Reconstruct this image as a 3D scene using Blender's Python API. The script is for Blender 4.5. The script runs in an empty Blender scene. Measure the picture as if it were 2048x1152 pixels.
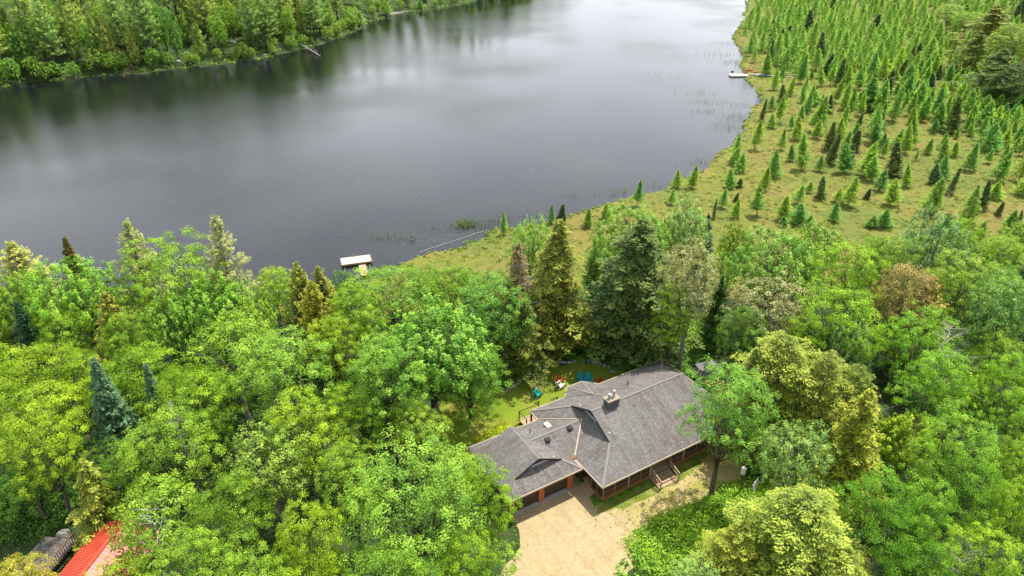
import bpy, math, random
import numpy as np
from math import radians, sin, cos, pi
rng = np.random.default_rng(7)
random.seed(7)
C = bpy.context.scene
COL = C.collection

# ------------------------------------------------------------------ camera
CAMH, PITCH, FPX = 46.0, radians(29.5), 1365.0
_F = np.array([0, cos(PITCH), -sin(PITCH)]); _U = np.array([0, sin(PITCH), cos(PITCH)]); _R = np.array([1., 0, 0])

def at(px, py, z=0.0):
    """ground plan: where the survey photo's pixel meets the height z"""
    d = _F * FPX + _R * (px - 1024) - _U * (py - 576)
    t = (z - CAMH) / d[2]
    return np.array([0, 0, CAMH]) + d * t

def scale_at(P):
    return FPX / float((np.array(P) - [0, 0, CAMH]) @ _F)

cam = bpy.data.cameras.new('camera'); cam_o = bpy.data.objects.new('camera', cam); COL.objects.link(cam_o)
cam.sensor_width = 36; cam.lens = 36 * FPX / 2048; cam.clip_end = 5000; cam.clip_start = 0.5
cam_o.location = (0, 0, CAMH); cam_o.rotation_euler = (radians(90) - PITCH, 0, 0)
C.camera = cam_o

# ------------------------------------------------------------------ light
SUN_EL, SUN_AZ = radians(65), radians(50)           # azimuth counted from +x towards +y
w = bpy.data.worlds.new('World'); C.world = w; w.use_nodes = True
nt = w.node_tree; N = nt.nodes; L = nt.links
bg = N['Background']; bg.inputs[1].default_value = 0.07
sky = N.new('ShaderNodeTexSky'); sky.sky_type = 'NISHITA'; sky.sun_disc = False
sky.sun_elevation = SUN_EL; sky.sun_rotation = pi / 2 - SUN_AZ; sky.dust_density = 2.0; sky.air_density = 1.0
tc = N.new('ShaderNodeTexCoord'); mp = N.new('ShaderNodeMapping'); mp.inputs['Scale'].default_value = (1.3, 1.3, 3.2)
nz = N.new('ShaderNodeTexNoise'); nz.inputs['Scale'].default_value = 1.5; nz.inputs['Detail'].default_value = 6; nz.inputs['Roughness'].default_value = .6
cr = N.new('ShaderNodeValToRGB'); cr.color_ramp.elements[0].position = .38; cr.color_ramp.elements[1].position = .62
mx = N.new('ShaderNodeMixRGB'); mx.inputs[2].default_value = (25.5, 26.0, 27.6, 1)
# broken cloud overhead, closing to a bright milky haze low in the sky
sxyz = N.new('ShaderNodeSeparateXYZ'); L.new(tc.outputs['Generated'], sxyz.inputs[0])
hz_ = N.new('ShaderNodeMapRange'); hz_.inputs['From Min'].default_value = 1.15; hz_.inputs['From Max'].default_value = .02; hz_.inputs['To Min'].default_value = .03; hz_.inputs['To Max'].default_value = 1.0; L.new(sxyz.outputs[2], hz_.inputs[0])
cb_ = N.new('ShaderNodeMapRange'); cb_.inputs['To Min'].default_value = .62; cb_.inputs['To Max'].default_value = 1.0
mlt = N.new('ShaderNodeMath'); mlt.operation = 'MULTIPLY'
L.new(tc.outputs['Generated'], mp.inputs[0]); L.new(mp.outputs[0], nz.inputs[0]); L.new(nz.outputs[0], cr.inputs[0])
L.new(cr.outputs[0], cb_.inputs[0]); L.new(cb_.outputs[0], mlt.inputs[0]); L.new(hz_.outputs[0], mlt.inputs[1]); L.new(mlt.outputs[0], mx.inputs[0]); L.new(sky.outputs[0], mx.inputs[1]); L.new(mx.outputs[0], bg.inputs[0])
sl = bpy.data.lights.new('sun', 'SUN'); sl.energy = 5.0; sl.angle = radians(.5); sl.color = (1, .94, .84)
so = bpy.data.objects.new('sun', sl); COL.objects.link(so)
so.rotation_euler = (pi / 2 - SUN_EL, 0, SUN_AZ + pi / 2)
C.view_settings.view_transform = 'Standard'; C.view_settings.look = 'None'; C.view_settings.exposure = 0.4; C.view_settings.gamma = 1
C.cycles.max_bounces = 6; C.cycles.transparent_max_bounces = 6; C.cycles.diffuse_bounces = 2; C.cycles.glossy_bounces = 3
C.cycles.transmission_bounces = 3; C.cycles.caustics_reflective = False; C.cycles.caustics_refractive = False

# ------------------------------------------------------------------ object helpers
def tag(o, label=None, cat=None, group=None, kind=None):
    if label: o['label'] = label
    if cat: o['category'] = cat
    if group: o['group'] = group
    if kind: o['kind'] = kind
    return o

def link(name, me, mats=(), parent=None, loc=None):
    o = bpy.data.objects.new(name, me)
    for m in mats:
        if m and m.name not in [x.name for x in me.materials if x]: me.materials.append(m)
    COL.objects.link(o)
    if parent: o.parent = parent
    if loc is not None: o.location = loc
    return o

def empty(name, loc=(0, 0, 0), rz=0):
    o = bpy.data.objects.new(name, None); COL.objects.link(o); o.location = loc; o.rotation_euler = (0, 0, rz)
    o.empty_display_size = .5
    return o

def mesh_np(name, V, Fq, tint=None, mat_idx=None, smooth=False):
    """V nx3, Fq mx4 (or mx3) arrays"""
    V = np.asarray(V, dtype=np.float32); Fq = np.asarray(Fq, dtype=np.int32)
    me = bpy.data.meshes.new(name); m, k = Fq.shape
    me.vertices.add(len(V)); me.vertices.foreach_set('co', V.ravel())
    me.loops.add(m * k); me.loops.foreach_set('vertex_index', Fq.ravel())
    me.polygons.add(m); me.polygons.foreach_set('loop_start', np.arange(0, m * k, k, dtype=np.int32))
    try: me.polygons.foreach_set('loop_total', np.full(m, k, dtype=np.int32))
    except Exception: pass
    if mat_idx is not None: me.polygons.foreach_set('material_index', np.asarray(mat_idx, dtype=np.int32))
    if smooth: me.polygons.foreach_set('use_smooth', np.ones(m, dtype=bool))
    if tint is not None:
        a = me.attributes.new('tint', 'FLOAT', 'FACE'); a.data.foreach_set('value', np.asarray(tint, dtype=np.float32))
    me.update(); me.validate()
    return me

class MB:
    """collects boxes, bars, polygons in one mesh"""
    def __init__(s): s.v = []; s.f = []; s.uv = {}
    def poly(s, pts, uv=None):
        i = len(s.v); s.v += [tuple(p) for p in pts]; s.f.append(tuple(range(i, i + len(pts))))
        if uv is not None: s.uv[len(s.f) - 1] = uv
        return s
    def box(s, a, b):
        (x0, y0, z0), (x1, y1, z1) = a, b
        x0, x1 = sorted((x0, x1)); y0, y1 = sorted((y0, y1)); z0, z1 = sorted((z0, z1))
        i = len(s.v)
        s.v += [(x0, y0, z0), (x1, y0, z0), (x1, y1, z0), (x0, y1, z0), (x0, y0, z1), (x1, y0, z1), (x1, y1, z1), (x0, y1, z1)]
        s.f += [tuple(i + k for k in q) for q in ((0, 3, 2, 1), (4, 5, 6, 7), (0, 1, 5, 4), (1, 2, 6, 5), (2, 3, 7, 6), (3, 0, 4, 7))]
        return s
    def bar(s, p, q, w=.05, h=None, up=(0, 0, 1)):
        h = h or w
        p = np.array(p, float); q = np.array(q, float); d = q - p; d /= np.linalg.norm(d) + 1e-9
        up = np.array(up, float)
        if abs(d @ up) > .98: up = np.array([1., 0, 0])
        sx = np.cross(d, up); sx /= np.linalg.norm(sx); sz = np.cross(sx, d)
        i = len(s.v)
        for e in (p, q):
            for a, b in ((-1, -1), (1, -1), (1, 1), (-1, 1)): s.v.append(tuple(e + sx * a * w / 2 + sz * b * h / 2))
        s.f += [tuple(i + k for k in z) for z in ((0, 1, 2, 3), (4, 7, 6, 5), (0, 4, 5, 1), (1, 5, 6, 2), (2, 6, 7, 3), (3, 7, 4, 0))]
        return s
    def tube(s, pts, radii, n=6, cap=True):
        pts = [np.array(p, float) for p in pts]; i0 = len(s.v)
        for k, p in enumerate(pts):
            d = pts[min(k + 1, len(pts) - 1)] - pts[max(k - 1, 0)]; d /= np.linalg.norm(d) + 1e-9
            a = np.cross(d, (0.13, .37, .92) if abs(d[2]) < .9 else (1, 0, 0)); a /= np.linalg.norm(a); b = np.cross(d, a)
            for j in range(n):
                t = 2 * pi * j / n; s.v.append(tuple(p + (a * cos(t) + b * sin(t)) * radii[k]))
        for k in range(len(pts) - 1):
            for j in range(n):
                s.f.append((i0 + k * n + j, i0 + k * n + (j + 1) % n, i0 + (k + 1) * n + (j + 1) % n, i0 + (k + 1) * n + j))
        if cap: s.f.append(tuple(i0 + (len(pts) - 1) * n + j for j in range(n))); s.f.append(tuple(i0 + j for j in reversed(range(n))))
        return s
    def mesh(s, name='m', smooth=False):
        me = bpy.data.meshes.new(name); me.from_pydata(s.v, [], s.f)
        if s.uv:
            u = me.uv_layers.new(name='UVMap')
            for p in me.polygons:
                if p.index in s.uv:
                    for k, li in enumerate(p.loop_indices): u.data[li].uv = s.uv[p.index][k]
        if smooth:
            for p in me.polygons: p.use_smooth = True
        me.update(); return me
    def build(s, name, mat, parent=None, smooth=False, loc=None, bevel=0):
        o = link(name, s.mesh(name, smooth), [mat], parent, loc)
        if bevel:
            b = o.modifiers.new('bevel', 'BEVEL'); b.width = bevel; b.segments = 2; b.limit_method = 'ANGLE'
        return o

def copy_tree(o, parent=None):
    c = o.copy(); COL.objects.link(c)
    if parent: c.parent = parent
    for ch in list(o.children): copy_tree(ch, c)
    return c

# ------------------------------------------------------------------ materials
def newmat(name):
    m = bpy.data.materials.new(name); m.use_nodes = True
    b = m.node_tree.nodes['Principled BSDF']
    return m, m.node_tree.nodes, m.node_tree.links, b

def noise_mat(name, cols, scale=4, rough=.8, detail=5, bump=.0, bscale=None, coord='Object', pos=None, spec=.3, stretch=None, nrough=.6, bdist=.05):
    m, N, L, b = newmat(name)
    t = N.new('ShaderNodeTexCoord'); mp = N.new('ShaderNodeMapping'); L.new(t.outputs[coord], mp.inputs[0])
    if stretch: mp.inputs['Scale'].default_value = stretch
    n = N.new('ShaderNodeTexNoise'); n.inputs['Scale'].default_value = scale; n.inputs['Detail'].default_value = detail; n.inputs['Roughness'].default_value = nrough
    L.new(mp.outputs[0], n.inputs[0])
    r = N.new('ShaderNodeValToRGB'); L.new(n.outputs[0], r.inputs[0]); L.new(r.outputs[0], b.inputs['Base Color'])
    el = r.color_ramp.elements
    pos = pos or [.3 + .4 * i / max(1, len(cols) - 1) for i in range(len(cols))]
    while len(el) < len(cols): el.new(.5)
    for i, c in enumerate(cols): el[i].position = pos[i]; el[i].color = (*c, 1)
    b.inputs['Roughness'].default_value = rough; b.inputs['Specular IOR Level'].default_value = spec
    if bump:
        n2 = N.new('ShaderNodeTexNoise'); n2.inputs['Scale'].default_value = bscale or scale * 3; n2.inputs['Detail'].default_value = 4
        L.new(mp.outputs[0], n2.inputs[0])
        bp = N.new('ShaderNodeBump'); bp.inputs['Strength'].default_value = bump; bp.inputs['Distance'].default_value = bdist
        L.new(n2.outputs[0], bp.inputs['Height']); L.new(bp.outputs[0], b.inputs['Normal'])
    return m

def leaf_mat(name, trans=.35, rough=.5, spec=.35):
    """colour = object colour x per-leaf variation; thin leaves let light through"""
    m, N, L, b = newmat(name)
    oi = N.new('ShaderNodeObjectInfo'); at_ = N.new('ShaderNodeAttribute'); at_.attribute_name = 'tint'
    hs = N.new('ShaderNodeHueSaturation'); hs.inputs['Saturation'].default_value = 1.0
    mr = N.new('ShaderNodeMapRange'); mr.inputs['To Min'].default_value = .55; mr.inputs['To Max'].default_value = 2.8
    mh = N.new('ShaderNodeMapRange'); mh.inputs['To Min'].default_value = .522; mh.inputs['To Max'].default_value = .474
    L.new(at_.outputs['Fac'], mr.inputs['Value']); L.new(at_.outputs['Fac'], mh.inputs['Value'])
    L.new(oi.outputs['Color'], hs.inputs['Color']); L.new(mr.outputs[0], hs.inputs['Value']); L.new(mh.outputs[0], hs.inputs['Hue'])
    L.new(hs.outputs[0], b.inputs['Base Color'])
    b.inputs['Roughness'].default_value = rough; b.inputs['Specular IOR Level'].default_value = spec
    tr = N.new('ShaderNodeBsdfTranslucent'); g = N.new('ShaderNodeMixRGB'); g.blend_type = 'MULTIPLY'; g.inputs[0].default_value = 1; g.inputs[2].default_value = (1.3, 1.25, .6, 1)
    L.new(hs.outputs[0], g.inputs[1]); L.new(g.outputs[0], tr.inputs['Color'])
    ms = N.new('ShaderNodeMixShader'); ms.inputs[0].default_value = trans
    L.new(b.outputs[0], ms.inputs[1]); L.new(tr.outputs[0], ms.inputs[2]); L.new(ms.outputs[0], N['Material Output'].inputs['Surface'])
    return m

LEAF = leaf_mat('leaf', .27, .5, .2)
NEEDLE = leaf_mat('needle', .2, .6, .18)
BARK = noise_mat('bark', [(.05, .04, .03), (.16, .13, .10)], 9, .9, bump=.6, stretch=(1, 1, .25))
PALEBARK = noise_mat('pale_bark', [(.16, .14, .11), (.42, .39, .34)], 5, .85, bump=.3, stretch=(1, 1, .4))
DEADWOOD = noise_mat('dead_wood', [(.22, .19, .17), (.5, .46, .42)], 6, .85)

# ------------------------------------------------------------------ land and water
SHORE_NEAR = [(-700, 640), (-300, 600), (0, 585), (230, 590), (480, 590), (650, 578), (740, 560), (800, 530), (835, 514), (862, 506), (893, 502), (918, 498), (932, 494), (936, 485), (952, 483), (968, 479), (976, 466),
    (991, 457), (1020, 455), (1060, 452), (1098, 443), (1137, 433), (1165, 424), (1191, 416), (1215, 408), (1239, 402), (1262, 392), (1284, 389), (1333, 380), (1342, 368), (1375, 355), (1400, 345), (1418, 335), (1421, 323), (1436, 306),
    (1450, 299), (1468, 291), (1467, 280), (1480, 270), (1490, 263), (1486, 252), (1489, 243), (1498, 236), (1503, 226), (1514, 211), (1523, 200), (1516, 186), (1511, 179), (1498, 166), (1490, 157), (1487, 142), (1480, 133), (1485, 118),
    (1480, 96), (1470, 86), (1465, 77), (1473, 64), (1482, 48), (1491, 36), (1492, 17), (1494, 0), (1500, -30), (1490, -60), (1430, -92)]
SHORE_FAR = [(1250, -112), (1150, -75), (1080, -32), (1040, -10), (990, -4), (950, 3), (905, 12), (860, 20), (820, 25), (790, 30), (762, 38), (738, 44), (724, 54), (712, 62), (690, 72), (640, 90), (600, 99), (560, 108), (520, 118), (480, 122), (440, 130),
    (400, 135), (365, 136), (330, 141), (290, 148), (260, 149), (220, 151), (180, 154), (140, 160), (100, 162), (60, 165), (40, 168), (0, 177), (-60, 186), (-150, 205), (-400, 262), (-700, 380)]
WZ = -3.0
near = np.array([at(x, y, WZ)[:2] for x, y in SHORE_NEAR]); far = np.array([at(x, y, WZ)[:2] for x, y in SHORE_FAR])
POLY = np.vstack([near, far])

def wob(P, amp=.7):
    out = []
    for i in range(len(P)):
        a, b = P[i], P[(i + 1) % len(P)]; n = max(1, min(12, int(np.linalg.norm(b - a) / 3)))
        for k in range(n):
            q = a + (b - a) * k / n; out.append(q + (rng.normal(size=2) * amp if k else 0))
    return np.array(out)
POLYW = wob(POLY)

def sdist(XY, P=POLYW):
    """distance to the shore: positive on land, negative over the lake"""
    XY = np.atleast_2d(XY); d = np.full(len(XY), 1e9); ins = np.zeros(len(XY), bool)
    for i in range(len(P)):
        a, b = P[i], P[(i + 1) % len(P)]; ab = b - a
        t = np.clip(((XY - a) @ ab) / (ab @ ab + 1e-12), 0, 1)
        d = np.minimum(d, np.hypot(*(XY - a - t[:, None] * ab).T))
        c = ((a[1] > XY[:, 1]) != (b[1] > XY[:, 1])) & (XY[:, 0] < (b[0] - a[0]) * (XY[:, 1] - a[1]) / (b[1] - a[1] + 1e-12) + a[0])
        ins ^= c
    return np.where(ins, -d, d)

def ss(x, a, b):
    t = np.clip((x - a) / (b - a), 0, 1); return t * t * (3 - 2 * t)

def bogmask(X, Y):
    edge = 79 + .13 * np.maximum(X, 0) + 3.5 * np.sin(X * .11 + .5)
    return ss(Y, edge - 4, edge + 4) * ss(X, -26, -16)

def gheight(X, Y, sd=None):
    X = np.asarray(X, float); Y = np.asarray(Y, float)
    if sd is None: sd = sdist(np.stack([X.ravel(), Y.ravel()], 1)).reshape(X.shape)
    bank = -3.9 + 1.15 * ss(sd, -1.4, .5) 
    nearland = (1 - bogmask(X, Y)) * ss(Y, 190, 150) if False else (1 - bogmask(X, Y)) * (1 - ss(Y, 150, 190))
    z = bank + nearland * 2.75 * ss(sd, 2, 26)
    farb = ss(Y, 170, 210) * ss(-X - (sd * 0), -120 + 0 * X, -60 + 0 * X) * ((X < 60) | (Y > 560))
    z = z + farb * np.clip(sd - 2, 0, 90) * .30
    hill = ss(X, 150, 230) * ss(Y, 130, 260)
    z = z + hill * 14 * (sd > 0)
    z = z + np.where(sd > .5, .12 * np.sin(X * .9) * np.sin(Y * .83 + 1) * bogmask(X, Y), 0)
    return z


def axis(segs):
    out = [segs[0][0]]
    for a, b, st in segs:
        n = max(1, int(round((b - a) / st))); out += list(a + (b - a) * np.arange(1, n + 1) / n)
    return np.array(out)
XS = axis([(-900, -300, 25), (-300, -120, 4), (-120, -30, 1.6), (-30, 60, .9), (60, 140, 1.3), (140, 300, 5), (300, 900, 30)])
YS = axis([(-60, 25, 6), (25, 75, 1.2), (75, 215, 1.1), (215, 330, 1.6), (330, 520, 4), (520, 1400, 22)])
GX, GY = np.meshgrid(XS, YS); SD = sdist(np.stack([GX.ravel(), GY.ravel()], 1)).reshape(GX.shape)
GZ = gheight(GX, GY, SD)
def gz(x, y):
    i = int(np.clip(np.searchsorted(XS, x) - 1, 0, len(XS) - 2)); j = int(np.clip(np.searchsorted(YS, y) - 1, 0, len(YS) - 2))
    a = (x - XS[i]) / (XS[i + 1] - XS[i]); b_ = (y - YS[j]) / (YS[j + 1] - YS[j])
    return float((GZ[j, i] * (1 - a) + GZ[j, i + 1] * a) * (1 - b_) + (GZ[j + 1, i] * (1 - a) + GZ[j + 1, i + 1] * a) * b_)
GV = np.stack([GX.ravel(), GY.ravel(), GZ.ravel()], 1)
ny, nx = GX.shape
ii = (np.arange(ny - 1)[:, None] * nx + np.arange(nx - 1)[None, :]).ravel()
GF = np.stack([ii, ii + 1, ii + nx + 1, ii + nx], 1)
cx = GX.ravel()[GF].mean(1); cy = GY.ravel()[GF].mean(1)
isbog = (bogmask(cx, cy) > .5) & (cx < 300) & (cy < 520) & (cx > -26) & ~((cx < 60) & (cy > 300))

def submesh(name, sel, mat):
    f = GF[sel]; u, inv = np.unique(f, return_inverse=True)
    me = mesh_np(name, GV[u], inv.reshape(f.shape), smooth=True); return tag(link(name, me, [mat]), kind='structure')

forest_floor = noise_mat('forest_floor', [(.02, .035, .01), (.035, .07, .015), (.06, .06, .03)], .8, .95, bump=.6, bscale=3)
# bog surface: moss, sedge and low heath in patches
m, N, L, b = newmat('bog_moss'); bog_mat = m
t = N.new('ShaderNodeTexCoord')
def nzn(sc, det=5, ro=.6):
    n = N.new('ShaderNodeTexNoise'); n.inputs['Scale'].default_value = sc; n.inputs['Detail'].default_value = det; n.inputs['Roughness'].default_value = ro; L.new(t.outputs['Object'], n.inputs[0]); return n
def ramp(src, cols, pos):
    r = N.new('ShaderNodeValToRGB'); el = r.color_ramp.elements
    while len(el) < len(cols): el.new(.5)
    for i, c in enumerate(cols): el[i].position = pos[i]; el[i].color = (*c, 1)
    L.new(src, r.inputs[0]); return r
def mixc(a, b_, f, mode='MIX'):
    x = N.new('ShaderNodeMixRGB'); x.blend_type = mode
    if isinstance(f, float): x.inputs[0].default_value = f
    else: L.new(f, x.inputs[0])
    L.new(a, x.inputs[1]); L.new(b_, x.inputs[2]); return x
r1 = ramp(nzn(.05, 4).outputs[0], [(.075, .125, .010), (.145, .17, .014), (.19, .135, .03)], [.40, .5, .60])
r2 = ramp(nzn(.9, 6, .7).outputs[0], [(.035, .055, .008), (.145, .165, .014), (.24, .175, .045)], [.36, .5, .66])
mm = mixc(r1.outputs[0], r2.outputs[0], .55)
L.new(mm.outputs[0], b.inputs['Base Color']); b.inputs['Roughness'].default_value = .95
bp = N.new('ShaderNodeBump'); bp.inputs['Strength'].default_value = .9; bp.inputs['Distance'].default_value = .35; L.new(nzn(1.3, 5).outputs[0], bp.inputs['Height']); L.new(bp.outputs[0], b.inputs['Normal'])
submesh('ground', ~isbog, forest_floor); submesh('bog', isbog, bog_mat)

# the lake
m, N, L, b = newmat('lake_water'); t = N.new('ShaderNodeTexCoord')
b.inputs['Base Color'].default_value = (.007, .009, .010, 1); b.inputs['Roughness'].default_value = .035; b.inputs['IOR'].default_value = 1.5
mp = N.new('ShaderNodeMapping'); mp.inputs['Scale'].default_value = (1.0, 1.5, 1); mp.inputs['Rotation'].default_value = (0, 0, .25); L.new(t.outputs['Object'], mp.inputs[0])
n1 = N.new('ShaderNodeTexNoise'); n1.inputs['Scale'].default_value = 2.2; n1.inputs['Detail'].default_value = 4; n1.inputs['Roughness'].default_value = .6; L.new(mp.outputs[0], n1.inputs[0])
n2 = N.new('ShaderNodeTexNoise'); n2.inputs['Scale'].default_value = .02; n2.inputs['Detail'].default_value = 2; L.new(t.outputs['Object'], n2.inputs[0])
mr = N.new('ShaderNodeMapRange'); mr.inputs['From Min'].default_value = .35; mr.inputs['From Max'].default_value = .65; mr.inputs['To Min'].default_value = .22; mr.inputs['To Max'].default_value = .85; L.new(n2.outputs[0], mr.inputs[0])
bp = N.new('ShaderNodeBump'); bp.inputs['Distance'].default_value = .075; L.new(mr.outputs[0], bp.inputs['Strength']); L.new(n1.outputs[0], bp.inputs['Height']); L.new(bp.outputs[0], b.inputs['Normal'])
lake = MB().poly([(-1200, 60, WZ), (600, 60, WZ), (600, 1300, WZ), (-1200, 1300, WZ)]).build('lake', m); tag(lake, kind='structure')

# ------------------------------------------------------------------ foliage in numpy
def unit(a): return a / (np.linalg.norm(a, axis=-1, keepdims=True) + 1e-9)

def leaf_quads(P, Nn, size, aspect=.62, axis_dir=None, r=None):
    """P centres, Nn normals, size lengths -> verts, faces (pointed leaf: a kite)"""
    r = r or rng; n = len(P)
    if axis_dir is None: axis_dir = r.normal(size=(n, 3))
    A = unit(axis_dir - (axis_dir * Nn).sum(1, keepdims=True) * Nn); B = np.cross(Nn, A)
    size = np.broadcast_to(size, (n,))[:, None]; s = size * .5; wv = size * aspect * .5
    V = np.stack([P - A * s, P + B * wv - A * s * .1 - Nn * s * .15, P + A * s, P - B * wv - A * s * .1 - Nn * s * .15], 1).reshape(-1, 3)
    return V, np.arange(4 * n).reshape(n, 4)

def fib(n, r):
    i = np.arange(n) + .5; ph = np.arccos(1 - 2 * i / n); th = pi * (1 + 5 ** .5) * i + r.uniform(0, 6)
    return np.stack([np.cos(th) * np.sin(ph), np.sin(th) * np.sin(ph), np.cos(ph)], 1)

def make_kind(name, crown_me, trunk_mb, bark, leafm):
    if trunk_mb is not None:
        tm = trunk_mb.mesh(name + '_trunk', smooth=True)
    else: tm = None
    crown_me.materials.append(leafm)
    if tm: tm.materials.append(bark)
    return (name, crown_me, tm)

def broadleaf(name, seed, H=14., R=4.2, base=.32, nl=16, ncl=26, nleaf=34, leaf=.2, style='round', bark=BARK):
    r = np.random.default_rng(seed)
    zc = H * (base + 1) / 2; hz = H * (1 - base) / 2
    lob = fib(nl * 2, r); lob = lob[lob[:, 2] > -.55]; lob = lob[r.permutation(len(lob))[:nl]]
    lc = np.array([0, 0, zc]) + lob * np.array([R * .62, R * .62, hz * .66]) * r.uniform(.75, 1.12, (len(lob), 1))
    lr = R * r.uniform(.25, .42, len(lob))
    lc = np.vstack([lc, [[0, 0, zc + hz * .3]]]); lr = np.append(lr, R * .5); lob = np.vstack([lob, [[0, 0, 1]]])
    CP, CD = [], []
    for c, q, o in zip(lc, lr, lob):
        d = fib(ncl, r); d = d + r.normal(size=d.shape) * .18; d = unit(d)
        p = c + d * q * r.uniform(.68, 1.2, (len(d), 1)) * np.array([1.1, 1.1, .85])
        keep = (d @ unit(o + np.array([0, 0, .5])) > -.45)
        CP.append(p[keep]); CD.append(d[keep])
    CP = np.vstack(CP); CD = np.vstack(CD)
    inside = np.zeros(len(CP), bool)
    for c, q in zip(lc, lr): inside |= np.linalg.norm((CP - c) / np.array([1.1, 1.1, .85]), axis=1) < q * .66
    CP, CD = CP[~inside], CD[~inside]
    k = len(CP); rc = r.uniform(.24, .46, k) * (R / 4.2)
    cl_t = r.uniform(.1, .9, k)
    idx = np.repeat(np.arange(k), nleaf)
    off = r.normal(size=(len(idx), 3)); off = off / (1 + .35 * np.linalg.norm(off, axis=1, keepdims=True))
    D = CD[idx]
    ax_ = unit(D * .6 + np.array([0, 0, .8])); dt = (off * ax_).sum(1, keepdims=True)
    off = np.where(dt < 0, off - 1.7 * dt * ax_, off)                 # a tuft is a dome: full on top, hollow beneath
    if style == 'upright':
        off = off * np.array([.55, .55, 1.8])
    if style == 'layered':
        off = off * np.array([1.35, 1.35, .35])
    P = CP[idx] + off * rc[idx][:, None]
    up = np.array([0, 0, 1.])
    Nn = unit(D * .55 + off * .45 + up * (.45 if style != 'upright' else .1) + r.normal(size=P.shape) * .36)
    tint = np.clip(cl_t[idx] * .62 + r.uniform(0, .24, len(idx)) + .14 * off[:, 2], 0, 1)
    sz = leaf * r.uniform(.65, 1.3, len(idx))
    # sparse leaves deeper in
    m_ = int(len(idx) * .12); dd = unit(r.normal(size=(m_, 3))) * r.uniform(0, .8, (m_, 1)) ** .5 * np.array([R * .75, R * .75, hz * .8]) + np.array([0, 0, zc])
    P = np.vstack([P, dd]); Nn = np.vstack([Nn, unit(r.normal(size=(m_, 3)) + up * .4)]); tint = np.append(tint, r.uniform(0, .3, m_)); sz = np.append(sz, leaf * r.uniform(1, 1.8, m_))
    V, Fq = leaf_quads(P, Nn, sz, .72, r=r)
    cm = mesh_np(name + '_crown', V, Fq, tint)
    tb = MB(); tr_top = np.array([r.normal() * .3, r.normal() * .3, zc + hz * .2])
    r0 = .018 * H
    tb.tube([(0, 0, -.6), (0, 0, .3), (.1 * r.normal(), .1 * r.normal(), H * base), tr_top], [r0 * 1.25, r0, r0 * .8, r0 * .25], 8)
    for c, q in zip(lc[:-1], lr[:-1]):
        s0 = r.uniform(base * .8, base + .25) * H; s = np.array([tr_top[0] * s0 / tr_top[2], tr_top[1] * s0 / tr_top[2], min(s0, c[2] - .3)])
        mid = (s + c) / 2 + np.array([0, 0, -.2]) + r.normal(size=3) * .2
        tb.tube([s, mid, c], [r0 * .34, r0 * .2, r0 * .05], 5)
        for q2 in range(3):
            e = c + unit(r.normal(size=3) + (c - np.array([0, 0, zc])) * .3) * q * .85
            tb.tube([c - (c - mid) * .2, e], [r0 * .07, r0 * .02], 4)
    return make_kind(name, cm, tb, bark, LEAF)

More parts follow.
